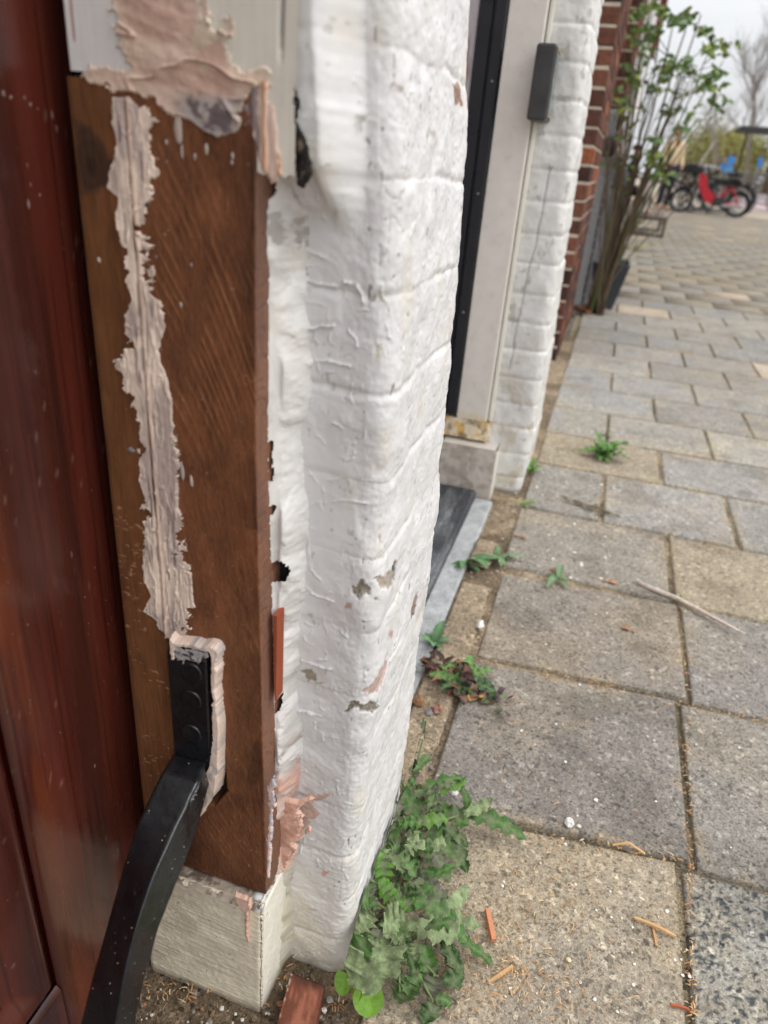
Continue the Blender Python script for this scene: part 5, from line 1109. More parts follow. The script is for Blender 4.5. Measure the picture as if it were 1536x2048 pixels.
# planter with climbing rose
pl_ = thing('planter', (.03, 4.45, 0), 'dark grey tapered square planter standing behind the rose stems', 'planter')
b = MB(); cx, cy = .015, 4.60; r0, r1, hp = .055, .105, .26; V_ = []
for rr_, z in ((r0, 0), (r1, hp), (r1 - .012, hp), (r1 - .02, hp - .04)):
    V_ += [(cx - rr_, cy - rr_ * 1.6, z), (cx + rr_, cy - rr_ * 1.6, z), (cx + rr_, cy + rr_ * 1.6, z), (cx - rr_, cy + rr_ * 1.6, z)]
F_ = [(l*4+k, l*4+(k+1) % 4, (l+1)*4+(k+1) % 4, (l+1)*4+k) for l in range(3) for k in range(4)] + [(3, 2, 1, 0)]
b.add(V_, F_, tuple(lin((74, 77, 82)))); b.build('tub', M_any, pl_, usecol=True)
b = MB(); b.add(V_[12:16], [(0, 1, 2, 3)], tuple(lin((66, 50, 40)))); b.build('potting_soil', M_soil, pl_, usecol=True)
rose = thing('climbing_rose', (.0, 4.4, .2), 'climbing rose with many bare woody stems and green and reddish leaves by the dark planter', 'rose bush')
rr = random.Random(9); q = MB(); ql = MB(); ROSE = [lin((84, 112, 52)), lin((92, 116, 66)), lin((120, 130, 52)), lin((100, 112, 66)), lin((98, 124, 76)), lin((72, 96, 46))]
def leafc(p, s):
    for k in range(rr.randint(1, 4)):
        a = rr.uniform(0, 6.28); L_ = rr.uniform(.022, .046) * s; e = p + np.array([math.cos(a) * L_, math.sin(a) * L_ * .6, rr.uniform(-1.0, .4) * L_]); oval(ql, p, e, L_ * .30, ROSE[rr.randrange(6)] * 1.05, nrm_=(rr.uniform(-1, 1), -1, rr.uniform(-.5, 1)), seed=k, n=7)
ends = [(1295, 40), (1330, 20), (1370, 60), (1400, 30), (1425, 90), (1448, 120), (1440, 190), (1380, 120), (1345, 60), (1280, 90), (1262, 170), (1245, 230), (1300, 150), (1350, 190), (1395, 240), (1365, 260), (1250, 60), (1265, 110), (1330, 110), (1310, 210)]
for k, (u, v) in enumerate(ends):
    yb = 4.38 + .12 * rr.random(); st0 = np.array([-.075 + .10 * rr.random(), 4.26 + .12 * rr.random(), .0]); yt = 4.35 + rr.uniform(-.15, .25); en = PY(u, v, yt)
    md = PY(1222 + 22 * rr.random() + .18 * (u - 1250), 470 - 60 * rr.random(), yb); m2 = md * .45 + en * .55 + np.array([rr.uniform(-.02, .02), 0, 0])
    pts = [st0, md, m2, en]; t = np.linspace(0, 1, 14); Pn = []
    for a in t:
        s_ = (1-a)**3; Pn.append(tuple(s_ * st0 + 3*(1-a)**2*a * (md * 1.0) + 3*(1-a)*a*a * m2 + a**3 * en + np.array([rr.uniform(-.006, .006), 0, rr.uniform(-.004, .004)])))
    thick = rr.uniform(.006, .013); cst = tuple(lin((104, 88, 66)) * rr.uniform(.6, 1.0)) if rr.random() < .75 else tuple(lin((96, 108, 60)) * .8)
    q.tube(Pn, [thick * (1 - .72 * a) for a in t], 6, cst)
    for i in range(6, 14):
        if rr.random() < (.16 if i < 10 else .55):
            p = np.array(Pn[i]); w = np.array([rr.uniform(-.10, .10), rr.uniform(-.08, .08), rr.uniform(-.03, .10)]); q.tube([tuple(p), tuple(p + w * .5 + [0, 0, .01]), tuple(p + w)], [.0028, .002, .0012], 5, cst); leafc(p + w, 1.0)
            if rr.random() < .5: leafc(p + w * .6, .9)
for (u, v, n_) in [(1290, 120, 4), (1340, 40, 8), (1375, 40, 8), (1300, 60, 7), (1400, 60, 6), (1420, 100, 6), (1436, 140, 7), (1442, 180, 5), (1412, 165, 6), (1345, 120, 10), (1330, 150, 8), (1370, 130, 7), (1255, 60, 7), (1270, 20, 7), (1232, 60, 3), (1260, 160, 5), (1245, 200, 4), (1240, 120, 3), (1325, 320, 5), (1315, 340, 5), (1335, 355, 4), (1310, 310, 3), (1375, 240, 3), (1385, 215, 3), (1372, 20, 5), (1320, 8, 6), (1435, 90, 4), (1455, 85, 3)]:
    for k in range(n_):
        p = PY(u + rr.uniform(-16, 16), v + rr.uniform(-14, 14), 4.35 + rr.uniform(-.2, .25)); leafc(p, 1.0)
for k in range(26):
    y_ = 4.30 + .2 * rr.random(); u1, v1 = rr.choice(ends); u0 = rr.uniform(1195, 1225); p0 = np.array([-.07 + .10 * rr.random(), y_ - .04, .0]); p3 = PY(u1 + rr.uniform(-45, 30), v1 + rr.uniform(20, 220), y_); p1 = p0 + np.array([rr.uniform(-.05, .03), 0, rr.uniform(.25, .45)]); p2 = p3 - np.array([rr.uniform(-.02, .10), 0, rr.uniform(.15, .35)])
    Pn = []; a_ = np.array([rr.uniform(-.02, .02), 0, 0])
    for a in np.linspace(0, 1, 12): Pn.append(tuple((1-a)**3 * p0 + 3*(1-a)**2*a * p1 + 3*(1-a)*a*a * p2 + a**3 * p3 + a_ * math.sin(a * 9) + np.array([rr.uniform(-.006, .006), 0, 0])))
    tk = rr.uniform(.003, .006); q.tube(Pn, [tk * (1 - .6 * a) for a in np.linspace(0, 1, 12)], 5, tuple(lin((112, 96, 76)) * rr.uniform(.55, 1.0)))
    for i in (7, 9, 10, 11):
        if rr.random() < .6:
            p = np.array(Pn[i]); w = np.array([rr.uniform(-.08, .08), rr.uniform(-.05, .05), rr.uniform(-.02, .08)]); q.tube([tuple(p), tuple(p + w)], [.002, .001], 4, tuple(lin((104, 92, 70)) * .8))
            if v1 < 200: leafc(p + w, .8)
V0 = PY(1330, 330, 4.3); q.tube([tuple(PY(1290, 440, 4.4)), tuple(PY(1308, 370, 4.35)), tuple(V0), tuple(PY(1350, 260, 4.3))], [.005, .004, .003, .002], 5, tuple(lin((100, 96, 60)) * .7)); q.tube([tuple(PY(1245, 470, 4.4)), tuple(PY(1290, 440, 4.4))], .004, 5, tuple(lin((100, 96, 60)) * .7))
q.build('stem', M_bark, rose, smooth=True, usecol=True); ql.build('foliage', M_leaf, rose, smooth=True, usecol=True)
rosette('weed', 1168, 590, .12, 12, [(130, 148, 80), (146, 156, 90)], 'yellow green weed between brick wall and dark planter', wd_=.12, seed=15, up=1.2)
rosette('dead_leaves', 1172, 625, .14, 16, [(132, 84, 58), (110, 70, 52)], 'brown leaf litter at the foot of the dark planter', wd_=.15, seed=16, up=.1, cat='dead leaves')
rosette('weed', 1268, 500, .3, 12, [(150, 160, 110), (170, 170, 110)], 'faint yellowish weed on the pavement beyond the planter', wd_=.05, seed=17, up=.3)

# ------------------------------------------------------------------ street furniture and far things
bn = thing('bench', (.36, 11.2, 0), 'low dark wooden frame bench standing on the pavement beyond the planter', 'bench')
DW = tuple(lin((88, 78, 68)))
b = MB(); b.box((.10, 10.7, .205), (.62, 10.76, .25), DW, bev=.004)
for k in range(5): b.box((.10 + k * .105, 10.762, .215), (.19 + k * .105, 11.9, .245), DW, bev=.003)
b.box((.10, 11.902, .205), (.62, 11.96, .25), DW, bev=.004); b.build('seat', M_any, bn, usecol=True)
for x in (.105, .575):
    for y in (10.7, 11.905): b = MB(); b.box((x, y, 0), (x + .04, y + .05, .2045), DW, bev=.003); b.build('leg', M_any, bn, usecol=True)
for y in (10.715, 11.92): b = MB(); b.box((.146, y, .012), (.574, y + .03, .035), DW); b.build('stretcher', M_any, bn, usecol=True)

def wheel(par, c, rad, tyre, ax=(0, 1, 0), name='wheel', spokes=14, rim_c=(.35, .35, .36)):
    b = MB(); b.torus(c, ax, rad - tyre, tyre, 28, 8, tuple(lin((28, 28, 30)))); w = b.build(name, M_any, par, smooth=True, usecol=True)
    b = MB(); b.torus(c, ax, rad - tyre * 2.1, tyre * .45, 28, 5, rim_c)
    axv = Vector(ax).normalized(); a = axv.orthogonal().normalized(); d2 = axv.cross(a)
    for k in range(spokes):
        w_ = 2 * math.pi * k / spokes; d = a * math.cos(w_) + d2 * math.sin(w_); b.tube([tuple(Vector(c)), tuple(Vector(c) + d * (rad - tyre * 2))], .002, 3, rim_c, cap=False)
    b.tube([tuple(Vector(c) - axv * .04), tuple(Vector(c) + axv * .04)], .02, 8, rim_c); b.build('rim', mat('rim_metal', attr='col', rough=.35, metal=.6, bump=0), w, usecol=True)
RED = tuple(lin((186, 26, 46))); BLK = tuple(lin((30, 31, 34)))
M_redp = mat('red_paint', attr='col', rough=.3, var=.08, bump=.05, spec=.5)
mp_ = thing('moped', (1.95, 20, 0), 'bright red moped with black seat parked side on among the bicycles', 'moped')
xf, xr_, yM = 1.36, 2.62, 20.0
wheel(mp_, (xf, yM, .27), .27, .035); wheel(mp_, (xr_, yM, .27), .27, .035)
b = MB(); fp = [(xf + .26, .86), (xf + .36, .88), (xf + .44, .80), (xf + .52, .58), (xf + .70, .44), (xf + .86, .40), (xf + .88, .26), (xf + .70, .22), (xf + .50, .30), (xf + .38, .48), (xf + .28, .68)]
b.add([(x, yM - .06, z) for x, z in fp] + [(x, yM + .06, z) for x, z in fp], [tuple(range(len(fp) - 1, -1, -1)), tuple(range(len(fp), 2 * len(fp)))] + [(k, (k + 1) % len(fp), len(fp) + (k + 1) % len(fp), len(fp) + k) for k in range(len(fp))], RED)
b.build('body', M_redp, mp_, usecol=True)
b = MB(); b.tube([(xf + .82, yM, .34), (xr_ - .20, yM, .62)], .022, 8, RED); b.tube([(xr_ - .20, yM, .62), (xr_, yM - .07, .27)], .020, 8, RED); b.tube([(xf + .80, yM - .06, .27), (xr_, yM - .07, .26)], .03, 8, RED); b.tube([(xf + .86, yM, .40), (xr_ - .34, yM, .66)], .02, 8, RED); b.build('frame', M_redp, mp_, usecol=True)
b = MB(); b.box((xf + .62, yM - .12, .70), (xr_ - .05, yM + .12, .80), BLK, bev=.04); b.build('seat', M_any, mp_, usecol=True)
b = MB(); b.box((xf + .70, yM - .11, .20), (xf + .98, yM + .11, .40), tuple(lin((60, 60, 62))), bev=.03); b.build('engine', M_any, mp_, usecol=True)
b = MB(); b.box((xf + .34, yM - .05, .30), (xf + .66, yM + .07, .70), tuple(lin((36, 46, 54))), bev=.03); b.build('side_cover', M_any, mp_, usecol=True)
for xx in (xf, xr_): b = MB(); b.tube([(xx - .26, yM, .34), (xx - .16, yM, .50), (xx, yM, .565), (xx + .16, yM, .50), (xx + .28, yM, .32)], .04, 8, BLK, flat=.5); b.build('mudguard', M_any, mp_, usecol=True)
b = MB(); b.tube([(xf, yM - .06, .27), (xf + .22, yM - .05, .80), (xf + .28, yM, .98)], .022, 8, BLK); b.tube([(xf, yM + .06, .27), (xf + .22, yM + .05, .80)], .022, 8, BLK); b.build('fork', M_any, mp_, usecol=True)
b = MB(); b.tube([(xf + .40, yM - .32, 1.02), (xf + .28, yM - .12, 1.0), (xf + .28, yM + .12, 1.0), (xf + .40, yM + .32, 1.02)], .016, 8, tuple(lin((150, 150, 152)))); b.build('handlebar', M_any, mp_, usecol=True)
b = MB(); b.box((xf + .10, yM - .09, .80), (xf + .24, yM + .09, .95), BLK, bev=.03); b.build('headlight', M_any, mp_, usecol=True)
b = MB(); b.tube([(xf + .9, yM - .13, .22), (xr_ + .1, yM - .13, .24)], .035, 8, tuple(lin((150, 150, 150)))); b.build('exhaust', M_any, mp_, usecol=True)
b = MB(); b.box((xr_ - .28, yM - .14, .82), (xr_ + .25, yM + .14, .85), tuple(lin((90, 92, 92)))); b.build('rack', M_any, mp_, usecol=True)
b = MB(); V_ = []
for k in range(9):
    a = -1.0 + 2.0 * k / 8; V_ += [(xf + .20 + .05 * math.cos(a * 1.5), yM + .28 * a, 1.02), (xf + .40, yM + .22 * a, 1.52)]
b.add(V_, [(2*k, 2*k+2, 2*k+3, 2*k+1) for k in range(8)]); ws = b.build('windscreen', mat('clear_screen', col=(.75, .78, .78), rough=.15, trans=.85, bump=0, var=.05), mp_); md_ = ws.modifiers.new('t', 'SOLIDIFY'); md_.thickness = .004
b = MB(); b.tube([(xf + .72, yM + .10, .24), (xf + .66, yM + .16, .0)], .012, 6, BLK); b.build('stand', M_any, mp_, usecol=True)

def bicycle(loc, rz, label, colr):
    o = thing('bicycle', (0, 0, 0), label, 'bicycle', 'bicycles parked together'); ct = tuple(lin(colr))
    wheel(o, (0, 0, .34), .34, .018, spokes=16); wheel(o, (1.06, 0, .34), .34, .018, spokes=16)
    b = MB(); b.tube([(0, 0, .34), (.16, 0, .86)], .014, 6, ct); b.tube([(.15, 0, .80), (.62, 0, .30)], .016, 6, ct); b.tube([(.15, 0, .84), (.74, 0, .72)], .014, 6, ct); b.tube([(.62, 0, .30), (.76, 0, .86)], .015, 6, ct); b.tube([(.62, 0, .30), (1.06, 0, .34)], .010, 6, ct); b.tube([(.74, 0, .72), (1.06, 0, .34)], .009, 6, ct); b.build('frame', M_any, o, usecol=True)
    b = MB(); b.tube([(.30, -.28, 1.04), (.12, -.22, 1.06), (.14, 0, 1.02), (.12, .22, 1.06), (.30, .28, 1.04)], .012, 6, tuple(lin((196, 196, 198)))); b.tube([(.16, 0, .86), (.14, 0, 1.02)], .012, 6, tuple(lin((190, 190, 190)))); b.build('handlebar', M_any, o, usecol=True)
    b = MB(); b.add([(.64, 0, .93), (.80, -.07, .92), (.92, -.09, .94), (.92, .09, .94), (.80, .07, .92), (.66, 0, .89), (.80, -.05, .88), (.90, -.07, .89), (.90, .07, .89), (.80, .05, .88)], [(0, 1, 2, 3, 4), (9, 8, 7, 6, 5), (0, 5, 6, 1), (1, 6, 7, 2), (2, 7, 8, 3), (3, 8, 9, 4), (4, 9, 5, 0)], BLK); b.build('saddle', M_any, o, usecol=True)
    b = MB(); b.torus((1.06, 0, .34), (0, 1, 0), .365, .012, 28, 5, BLK); b.build('mudguard', M_any, o, usecol=True)
    b = MB(); b.box((.90, -.07, .745), (1.32, .07, .765), BLK); b.build('rack', M_any, o, usecol=True)
    b = MB(); b.torus((.62, 0, .30), (0, 1, 0), .09, .012, 18, 5, tuple(lin((120, 120, 120)))); b.tube([(.62, -.06, .30), (.70, -.06, .16), (.70, -.14, .16)], .01, 5, BLK); b.build('crank', M_any, o, usecol=True)
    b = MB(); b.box((-.28, -.18, .86), (.06, .18, 1.06), tuple(lin((44, 46, 50))), bev=.02); b.build('front_basket', M_any, o, usecol=True)
    o.location = loc; o.rotation_euler = (0, 0, rz); BASE[o.name] = np.array(loc, float); return o
bk0 = bicycle((1.62, 20.5, 0), R(4), 'black bicycle standing just behind the red moped', (34, 40, 44))
def dup(root, loc, rz, label):
    r_ = root.copy(); COL.objects.link(r_); r_.location = loc; r_.rotation_euler = (0, 0, rz); r_['label'] = label
    for ch in list(root.children):
        c_ = ch.copy(); COL.objects.link(c_); c_.parent = r_
        for g_ in ch.children: d_ = g_.copy(); COL.objects.link(d_); d_.parent = c_
    return r_
for loc, rz, lb_ in [((1.25, 20.95, 0), R(14), 'bicycle leaning left of the red moped, front wheel out first'), ((1.75, 21.5, 0), R(-8), 'bicycle in the middle of the row behind the red moped'), ((1.0, 21.9, 0), R(10), 'leftmost bicycle of the row, nearest the person in the beige jacket'), ((1.95, 22.3, 0), R(3), 'bicycle in the back of the row behind the moped seat'),
                     ((1.4, 23.2, 0), R(-10), 'hindmost bicycle of the row behind the moped windscreen'), ((4.6, 27.0, 0), R(35), 'bicycle leaning at the railing right of the moped'), ((5.1, 28.6, 0), R(50), 'bicycle further along the railing, nearer the bare tree trunk'), ((5.9, 30.5, 0), R(45), 'last bicycle along the railing by the right edge')]:
    dup(bk0, loc, rz, lb_)
rl_ = thing('railing', (5.2, 30, 0), 'grey metal railing with upright bars at the far right behind the bicycles', 'railing')
b = MB(); b.tube([(3.4, 31, 1.05), (9, 31, 1.05)], .03, 6, tuple(lin((90, 92, 96)))); b.tube([(3.4, 31, .12), (9, 31, .12)], .02, 6, tuple(lin((90, 92, 96))))
for k in range(38): b.box((3.4 + k * .15, 30.99, .10), (3.42 + k * .15, 31.01, 1.05), tuple(lin((90, 92, 96))))
b.build('bars', M_any, rl_, usecol=True)
cr_ = thing('parked_car', (7.6, 33.0, 0), 'silver grey parked car at the right edge beyond the railing', 'car')
def carmesh():
    prof = [(-2.0, .35), (-2.0, .72), (-1.6, .86), (-.9, .92), (-.45, 1.38), (.75, 1.42), (1.45, .98), (1.95, .90), (2.05, .62), (2.0, .35)]; n = len(prof); V_ = []
    for x_, k in ((-.82, 0), (-.70, 1), (.70, 1), (.82, 0)):
        for (a, z) in prof: V_.append((7.6 + x_ * (1 if (k == 0 and z < 1.0) or k == 1 and z < 1.0 else .86), 33 + a, z - (.03 if k == 0 else 0)))
    F_ = [(l*n+k, l*n+(k+1) % n, (l+1)*n+(k+1) % n, (l+1)*n+k) for l in range(3) for k in range(n)] + [tuple(range(n-1, -1, -1)), tuple(range(3*n, 4*n))]
    return V_, F_
V_, F_ = carmesh(); b = MB(); b.add(V_, F_, tuple(lin((150, 152, 156)))); b.build('body', M_redp, cr_, usecol=True)
b = MB(); b.add([(7.0, 32.08, .95), (8.2, 32.08, .95), (8.1, 32.50, 1.34), (7.1, 32.50, 1.34)], [(0, 1, 2, 3)]); b.V = [(x, y - .03, z) for x, y, z in b.V]; b.build('windscreen', mat('dark_glass'), cr_)
for x in (6.82, 8.38):
    for y in (31.75, 34.3): wheel(cr_, (x, y, .31), .31, .09, ax=(1, 0, 0), spokes=5)

def sign(u, v, y, w, h, colr, label, shape='sq', top=None):
    p = PY(u, v, y); o = thing('road_sign', (p[0], y, 0), label, 'sign', 'blue signs beyond the moped')
    b = MB(); b.tube([(p[0], y + .04, 0), (p[0], y + .04, p[2] + h * .5)], .03, 6, tuple(lin((130, 134, 138)))); b.build('post', M_any, o, usecol=True)
    b = MB()
    if shape == 'sq': b.box((p[0] - w / 2, y - .01, p[2] - h / 2), (p[0] + w / 2, y + .008, p[2] + h / 2), tuple(lin(colr)), bev=.004)
    else: b.tube([(p[0], y - .01, p[2]), (p[0], y + .008, p[2])], w / 2, 20, tuple(lin(colr)))
    b.build('plate', M_any, o, usecol=True)
sign(1446, 333, 30, .20, .20, (52, 124, 204), 'round blue sign, left one of the blue cluster beyond the moped', 'round')
sign(1462, 322, 31, .22, .30, (60, 134, 210), 'upright blue sign, highest of the cluster beyond the moped'); sign(1457, 341, 32, .26, .20, (64, 156, 220), 'light blue wide sign, lowest of the cluster beyond the moped')
sign(1520, 325, 34, .16, .34, (70, 130, 200), 'narrow blue sign standing alone near the right edge')
sh = thing('bus_shelter', (4.0, 26, 0), 'dark flat roofed shelter on thin posts by the tall bare tree', 'shelter')
a0 = PY(1480, 252, 25); a1 = PY(1480, 262, 25)
b = MB(); b.box((a0[0], 24.6, a1[2]), (a0[0] + 2.6, 26.2, a0[2]), tuple(lin((64, 66, 66))), bev=.02); b.build('roof', M_any, sh, usecol=True)
for dx in (.35, 2.3):
    b = MB(); b.tube([(a0[0] + dx, 25.9, 0), (a0[0] + dx, 25.9, a1[2] + .01)], .035, 8, tuple(lin((78, 72, 64)))); b.build('post', M_any, sh, usecol=True)

# trees
def bare_tree(base, Ht, spread, label, seed, colr, leaf=None, depth=5):
    rt = random.Random(seed); o = thing('bare_tree' if leaf is None else 'budding_tree', base, label, 'tree', 'trees at the end of the street'); b = MB(); lf = MB(); c = tuple(lin(colr)); base = Vector(base)
    def grow(p, d, L_, r_, k):
        n = 4; pts = [tuple(p)]; q_ = p.copy(); dd = d.copy()
        for i in range(n):
            dd = (dd + Vector((rt.uniform(-.12, .12), rt.uniform(-.12, .12), rt.uniform(-.02, .10)))).normalized(); q_ = q_ + dd * L_ / n; pts.append(tuple(q_))
        b.tube(pts, [r_ * (1 - .35 * i / n) for i in range(n + 1)], 4 if k < 3 else 6, c, cap=False)
        if leaf and k <= 2:
            for _ in range(5):
                e = q_ + Vector((rt.uniform(-1, 1), rt.uniform(-1, 1), rt.uniform(-1, 1))) * spread * .16; s_ = spread * .028
                lf.add([tuple(e + Vector((rt.uniform(-s_, s_), rt.uniform(-s_, s_), rt.uniform(-s_, s_)))) for _ in range(3)], [(0, 1, 2)], tuple(lin(leaf) * rt.uniform(.5, 1.1)))
        if k == 0: return
        for j in range(rt.randint(3, 4) if k < 5 else 5):
            t = rt.uniform(.35, 1.0); i = min(int(t * n), n - 1); s0 = Vector(pts[i]).lerp(Vector(pts[i + 1]), t * n - i if t < 1 else 1)
            nd = (dd + Vector((rt.uniform(-1, 1), rt.uniform(-1, 1), rt.uniform(-.1, .7))) * .85).normalized(); grow(s0, nd, L_ * rt.uniform(.55, .78), r_ * .52, k - 1)
    grow(base, Vector((0, 0, 1)), Ht * .42, Ht * (.011 if leaf is None else .016), depth)
    b.build('trunk', M_bark, o, usecol=True)
    if leaf: lf.build('crown', M_leaf, o, usecol=True)
p = PY(1486, 372, 46); bare_tree((p[0], 46, 0), 9.0, 5, 'tall bare tree with fine grey twigs near the right edge', 3, (120, 112, 106))
p = PY(1424, 360, 60); bare_tree((p[0], 60, 0), 7.6, 4, 'thin bare tree left of the tall one, above the moped', 4, (134, 128, 122), depth=4)
p = PY(1560, 360, 40); bare_tree((p[0], 40, 0), 9.0, 5, 'bare tree whose twigs reach in from the right edge', 8, (128, 122, 116), depth=4)
for k, (u, y, hh, lb_) in enumerate([(1385, 66, 5.0, 'budding yellow green tree just right of the person'), (1412, 72, 5.4, 'olive brown budding tree behind the moped windscreen'), (1438, 70, 5.0, 'yellowish budding tree above the blue signs'), (1462, 74, 5.0, 'budding tree between the blue signs and the bare trunk'), (1365, 80, 5.4, 'small greyish budding tree left of the others'), (1505, 60, 4.0, 'low budding tree under the shelter roof')]):
    p = PY(u, 360, y); bare_tree((p[0], y, 0), hh, 5.5, lb_, 20 + k, (112, 100, 78), leaf=[(150, 150, 80), (128, 118, 74), (160, 158, 84), (140, 130, 80), (150, 148, 120), (150, 150, 84)][k], depth=4)
hg = thing('hedge', (6, 78, 0), 'brownish green hedge line across the street end behind the moped', 'hedge')
rh = random.Random(4); b = MB()
for k in range(5200):
    x = rh.uniform(3.0, 14); zt = 3.2 + .9 * math.sin(x * 1.3) + .5 * math.sin(x * 3.1); z = rh.uniform(0, zt); y = 78 + rh.uniform(-.9, .9); s_ = .16
    b.add([(x + rh.uniform(-s_, s_), y + rh.uniform(-s_, s_), z + rh.uniform(-s_, s_)) for _ in range(3)], [(0, 1, 2)], tuple(lin((116, 100, 66) if rh.random() < .6 else (128, 128, 74)) * rh.uniform(.5, 1.1)))
b.build('foliage', M_leaf, hg, usecol=True)

# people: one skinned body each
def person(loc, rz, Ht, pose, label, jacket, legs, hairc, skinc=(196, 150, 128)):
    o = thing('person', (0, 0, 0), label, 'person'); s = Ht / 1.75
    J = dict(pel=(0, 0, .94), bel=(0, 0, 1.08), che=(0, .01, 1.30), nec=(0, 0, 1.47), hd0=(0, -.01, 1.56), hd1=(0, -.02, 1.66), hd2=(0, 0, 1.73))
    for sd_, sx_ in (('l', -1), ('r', 1)):
        J.update({'sh' + sd_: (.17 * sx_, .01, 1.42), 'el' + sd_: (.23 * sx_, .02, 1.14), 'wr' + sd_: (.22 * sx_, -.10, .94), 'ha' + sd_: (.21 * sx_, -.13, .87), 'hi' + sd_: (.09 * sx_, 0, .90), 'kn' + sd_: (.10 * sx_, -.02, .50), 'an' + sd_: (.10 * sx_, .03, .09), 'to' + sd_: (.12 * sx_, -.13, .03)})
    if pose == 'sit':
        for k in J: J[k] = (J[k][0], J[k][1], J[k][2] - .46) if not k[:2] in ('kn', 'an', 'to') else J[k]
        for sd_, sx_ in (('l', -1), ('r', 1)):
            J['kn' + sd_] = (.12 * sx_, -.42, .48); J['an' + sd_] = (.12 * sx_, -.40, .08); J['to' + sd_] = (.13 * sx_, -.54, .03); J['el' + sd_] = (.24 * sx_, -.06, .72); J['wr' + sd_] = (.14 * sx_, -.30, .76); J['ha' + sd_] = (.10 * sx_, -.37, .77)
    RD = dict(pel=.13, bel=.125, che=.145, nec=.055, hd0=.075, hd1=.088, hd2=.06)
    for sd_ in 'lr': RD.update({'sh' + sd_: .065, 'el' + sd_: .045, 'wr' + sd_: .030, 'ha' + sd_: .035, 'hi' + sd_: .095, 'kn' + sd_: .06, 'an' + sd_: .045, 'to' + sd_: .035})
    Ed = [('pel', 'bel'), ('bel', 'che'), ('che', 'nec'), ('nec', 'hd0'), ('hd0', 'hd1'), ('hd1', 'hd2')] + [e for d in 'lr' for e in (('che', 'sh' + d), ('sh' + d, 'el' + d), ('el' + d, 'wr' + d), ('wr' + d, 'ha' + d), ('pel', 'hi' + d), ('hi' + d, 'kn' + d), ('kn' + d, 'an' + d), ('an' + d, 'to' + d))]
    def skin(name, keys, edges, infl, colr, parent, cut=None):
        ks = list(keys); me = bpy.data.meshes.new(name); me.from_pydata([tuple(np.array(J[k]) * s) for k in ks], [(ks.index(a), ks.index(b_)) for a, b_ in edges if a in ks and b_ in ks], []); ob = bpy.data.objects.new(name, me); COL.objects.link(ob)
        me.materials.append(mat('cloth_%d_%d_%d' % tuple(colr), col=tuple(float(v) for v in lin(colr)), rough=.85, var=.15, vs=20, bump=.3, bs=80))
        sk = ob.modifiers.new('skin', 'SKIN'); me.skin_vertices[0].data[0].use_root = True
        for i, k in enumerate(ks): r_ = (RD[k] + infl) * s; me.skin_vertices[0].data[i].radius = (r_, r_ * (.78 if k in ('pel', 'bel', 'che') else 1))
        ob.modifiers.new('sub', 'SUBSURF').levels = 2; ob.modifiers['sub'].render_levels = 2; ob.parent = parent; return ob
    body = skin('body', list(J), Ed, 0, skinc, o)
    skin('jacket', ['pel', 'bel', 'che', 'shl', 'shr', 'ell', 'elr', 'wrl', 'wrr'], Ed, .020, jacket, o)
    skin('trousers', ['pel', 'hil', 'hir', 'knl', 'knr', 'anl', 'anr'], Ed, .014, legs, o)
    b = MB(); hc = Vector(J['hd1']) * s
    for i in range(5):
        for j in range(12):
            ph = R(12 + i * 20); th = 2 * math.pi * j / 12; k = .112 * s; b.V.append((hc.x + k * math.sin(ph) * math.cos(th) * .9, hc.y + .025 * s + k * math.sin(ph) * math.sin(th), hc.z + .02 * s + k * math.cos(ph)))
    b.F = [(i*12+j, i*12+(j+1) % 12, (i+1)*12+(j+1) % 12, (i+1)*12+j) for i in range(4) for j in range(12)] + [tuple(range(12))]; b.C = [tuple(lin(hairc))] * len(b.V); b.build('hair', M_any, o, smooth=True, usecol=True)
    b = MB(); fz = hc.z - .02 * s; fy = hc.y - .088 * s
    b.add([(hc.x - .012, fy, fz + .0), (hc.x + .012, fy, fz), (hc.x, fy - .03, fz - .03), (hc.x, fy + .01, fz + .035)], [(0, 2, 3), (2, 1, 3), (0, 1, 2)], tuple(lin(skinc))); b.build('nose', M_any, o, usecol=True)
    o.location = loc; o.rotation_euler = (0, 0, rz); return o
p = PY(1346, 300, 20); person((p[0] + .04, 20.0, 0), R(30), 1.79, 'stand', 'person in a beige jacket and dark trousers standing left of the parked moped', (206, 186, 150), (40, 42, 50), (86, 62, 50))
p = PY(1262, 350, 17); person((p[0] + .02, 17.2, 0), R(80), 1.70, 'sit', 'person in dark clothes sitting at the white table', (44, 42, 48), (40, 40, 46), (50, 40, 36))
ch = thing('chair', (p[0], 17.2, 0), 'small dark terrace chair under the person sitting at the white table', 'chair')
b = MB(); b.box((p[0] - .2, 17.0, .40), (p[0] + .22, 17.42, .43), BLK, bev=.005); b.build('seat', M_any, ch, usecol=True)
for dx in (-.19, .17):
    for dy in (.0, .38): b = MB(); b.box((p[0] + dx, 17.01 + dy, 0), (p[0] + dx + .03, 17.04 + dy, .3995), BLK); b.build('leg', M_any, ch, usecol=True)
b = MB(); b.box((p[0] - .21, 17.0, .44), (p[0] - .185, 17.42, .80), BLK, bev=.004); b.build('backrest', M_any, ch, usecol=True)
tb = thing('table', (.8, 16.9, 0), 'white terrace table beside the seated person, seen through the rose stems', 'table')
a0, a1 = PY(1272, 372, 16.6), PY(1312, 372, 16.6); b = MB(); b.box((a0[0], 16.5, .70), (a1[0], 17.3, .735), tuple(lin((224, 222, 220))), bev=.006); b.build('tabletop', M_any, tb, usecol=True)
b = MB(); b.box((a0[0] + .05, 16.56, .0), (a1[0] - .05, 17.24, .6995), tuple(lin((206, 196, 194))), bev=.004); b.build('base', M_any, tb, usecol=True)

